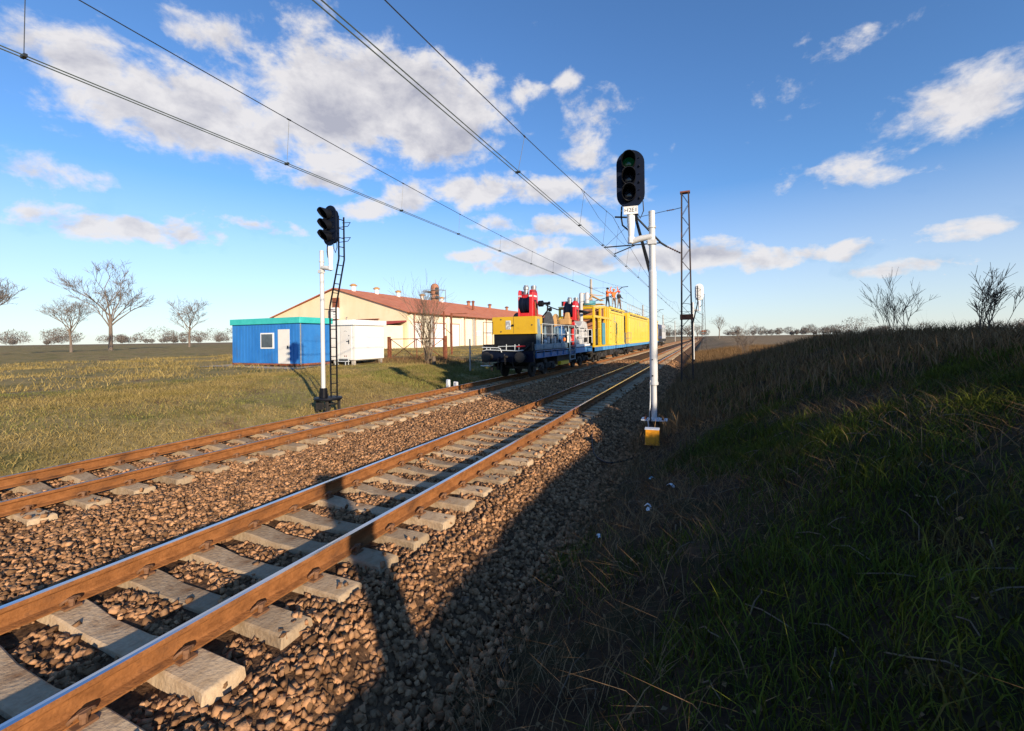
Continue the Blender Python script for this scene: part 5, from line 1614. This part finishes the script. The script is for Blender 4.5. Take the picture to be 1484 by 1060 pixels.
for px, py, sx, sy, wgt in CLOUDS:
    d = ray(px, py); h = math.hypot(d[0], d[1]); a0 = math.atan2(d[0], d[1]); e0 = math.atan2(d[2], h)
    d2 = ray(px + sx, py); d3 = ray(px, py - sy)
    sa = abs(math.atan2(d2[0], d2[1]) - a0) + 1e-4; se = abs(math.atan2(d3[2], math.hypot(d3[0], d3[1])) - e0) + 1e-4
    u = M('MULTIPLY', M('SUBTRACT', az, a0), 1 / sa); v = M('MULTIPLY', M('SUBTRACT', el, e0), 1 / se)
    r2 = M('ADD', M('MULTIPLY', u, u), M('MULTIPLY', v, v))
    g = M('MULTIPLY', M('EXPONENT', M('MULTIPLY', r2, -.6)), wgt)
    tot = g if tot is None else M('MAXIMUM', tot, g)
cv = nd(nt, 'ShaderNodeCombineXYZ'); L.new(az, cv.inputs[0]); L.new(M('MULTIPLY', el, 1.5), cv.inputs[1])


def noise(scale, detail, off=(0, 0, 0), rough=.58, dist=0.0):
    mp = nd(nt, 'ShaderNodeMapping'); mp.inputs['Location'].default_value = off; L.new(cv.outputs[0], mp.inputs[0])
    q = nd(nt, 'ShaderNodeTexNoise'); q.inputs['Scale'].default_value = scale; q.inputs['Detail'].default_value = detail; q.inputs['Roughness'].default_value = rough
    q.inputs['Distortion'].default_value = dist
    L.new(mp.outputs[0], q.inputs[0]); return q.outputs['Fac']


n1 = noise(9, 11, (3.1, .7, 0), .6, .3); n2 = noise(26, 8, (1.7, 5.1, 2), .6)
fb = M('ADD', M('MULTIPLY', M('SUBTRACT', n1, .5), 2.1), M('MULTIPLY', M('SUBTRACT', n2, .5), .9))
dens = M('ADD', M('MULTIPLY', tot, 1.22), fb)
dr_ = nd(nt, 'ShaderNodeMapRange'); dr_.interpolation_type = 'SMOOTHSTEP'; dr_.inputs[1].default_value = .38; dr_.inputs[2].default_value = 1.0; L.new(dens, dr_.inputs[0])
cover = M('MULTIPLY', dr_.outputs[0], .94)
# thin streaks near the horizon
st_ = nd(nt, 'ShaderNodeMapping'); st_.inputs['Scale'].default_value = (2.0, 26, 1); L.new(cv.outputs[0], st_.inputs[0])
sn = nd(nt, 'ShaderNodeTexNoise'); sn.inputs['Scale'].default_value = 1.4; sn.inputs['Detail'].default_value = 6; L.new(st_.outputs[0], sn.inputs[0])
sr = nd(nt, 'ShaderNodeMapRange'); sr.inputs[1].default_value = .5; sr.inputs[2].default_value = .8; sr.inputs[4].default_value = .38; L.new(sn.outputs['Fac'], sr.inputs[0])
eh = nd(nt, 'ShaderNodeMapRange'); eh.inputs[1].default_value = .26; eh.inputs[2].default_value = .05; L.new(el, eh.inputs[0])
cover = M('MAXIMUM', cover, M('MULTIPLY', sr.outputs[0], eh.outputs[0]))
vh = nd(nt, 'ShaderNodeMapRange'); vh.inputs[1].default_value = .30; vh.inputs[2].default_value = 0; vh.inputs[4].default_value = .62; L.new(el, vh.inputs[0])
cover = M('MAXIMUM', cover, vh.outputs[0])
# cloud tone: bright crests, greyer cores and undersides (thicker cloud passes less light)
n3 = noise(6, 7, (8.3, 2.1, 4), .55)
n1u = noise(9, 11, (3.1, .7 + .045, 0), .6, .3)
under = M('MULTIPLY', M('SUBTRACT', n1u, n1), 3.0)
core = nd(nt, 'ShaderNodeMapRange'); core.inputs[1].default_value = .55; core.inputs[2].default_value = 1.6; L.new(M('ADD', M('ADD', M('MULTIPLY', dens, .8), under), M('MULTIPLY', M('SUBTRACT', n3, .5), 1.5)), core.inputs[0])
mixc = nd(nt, 'ShaderNodeMix', data_type='RGBA'); L.new(core.outputs[0], mixc.inputs['Factor'])
CLOUD_HI = (6.2, 6.0, 6.0, 1); CLOUD_LO = (3.4, 3.4, 3.9, 1)
mixc.inputs['A'].default_value = CLOUD_HI; mixc.inputs['B'].default_value = CLOUD_LO
tint = nd(nt, 'ShaderNodeMix', data_type='RGBA', blend_type='MULTIPLY'); tint.inputs['Factor'].default_value = 1.0
L.new(sky.outputs[0], tint.inputs['A']); tint.inputs['B'].default_value = (.90, 1.19, 1.50, 1)
mixs = nd(nt, 'ShaderNodeMix', data_type='RGBA'); L.new(cover, mixs.inputs['Factor']); L.new(tint.outputs['Result'], mixs.inputs['A']); L.new(mixc.outputs['Result'], mixs.inputs['B'])
L.new(mixs.outputs['Result'], bg.inputs['Color'])
W.cycles.sampling_method = 'MANUAL'; W.cycles.sample_map_resolution = 512

# ------------------------------------------------------------------ camera
cd = bpy.data.cameras.new('camera'); co = bpy.data.objects.new('camera', cd); COL.objects.link(co)
cd.sensor_width = 36; cd.sensor_fit = 'HORIZONTAL'; cd.lens = FPX / 1484 * 36
cd.shift_y = -(530 - CY) / 1484; cd.clip_start = .05; cd.clip_end = 6000
co.matrix_world = Matrix.Translation((0, 0, CAM_H)) @ Euler((PI / 2, 0, TH)).to_matrix().to_4x4() @ Matrix.Rotation(-ROLL, 4, 'Z')
S.camera = co
S.view_settings.view_transform = 'Standard'; S.view_settings.look = 'None'; S.view_settings.exposure = .55; S.view_settings.gamma = 1
S.render.engine = 'CYCLES'
S.cycles.max_bounces = 5; S.cycles.diffuse_bounces = 3; S.cycles.glossy_bounces = 3; S.cycles.use_denoising = True
S.cycles.caustics_reflective = False; S.cycles.caustics_refractive = False
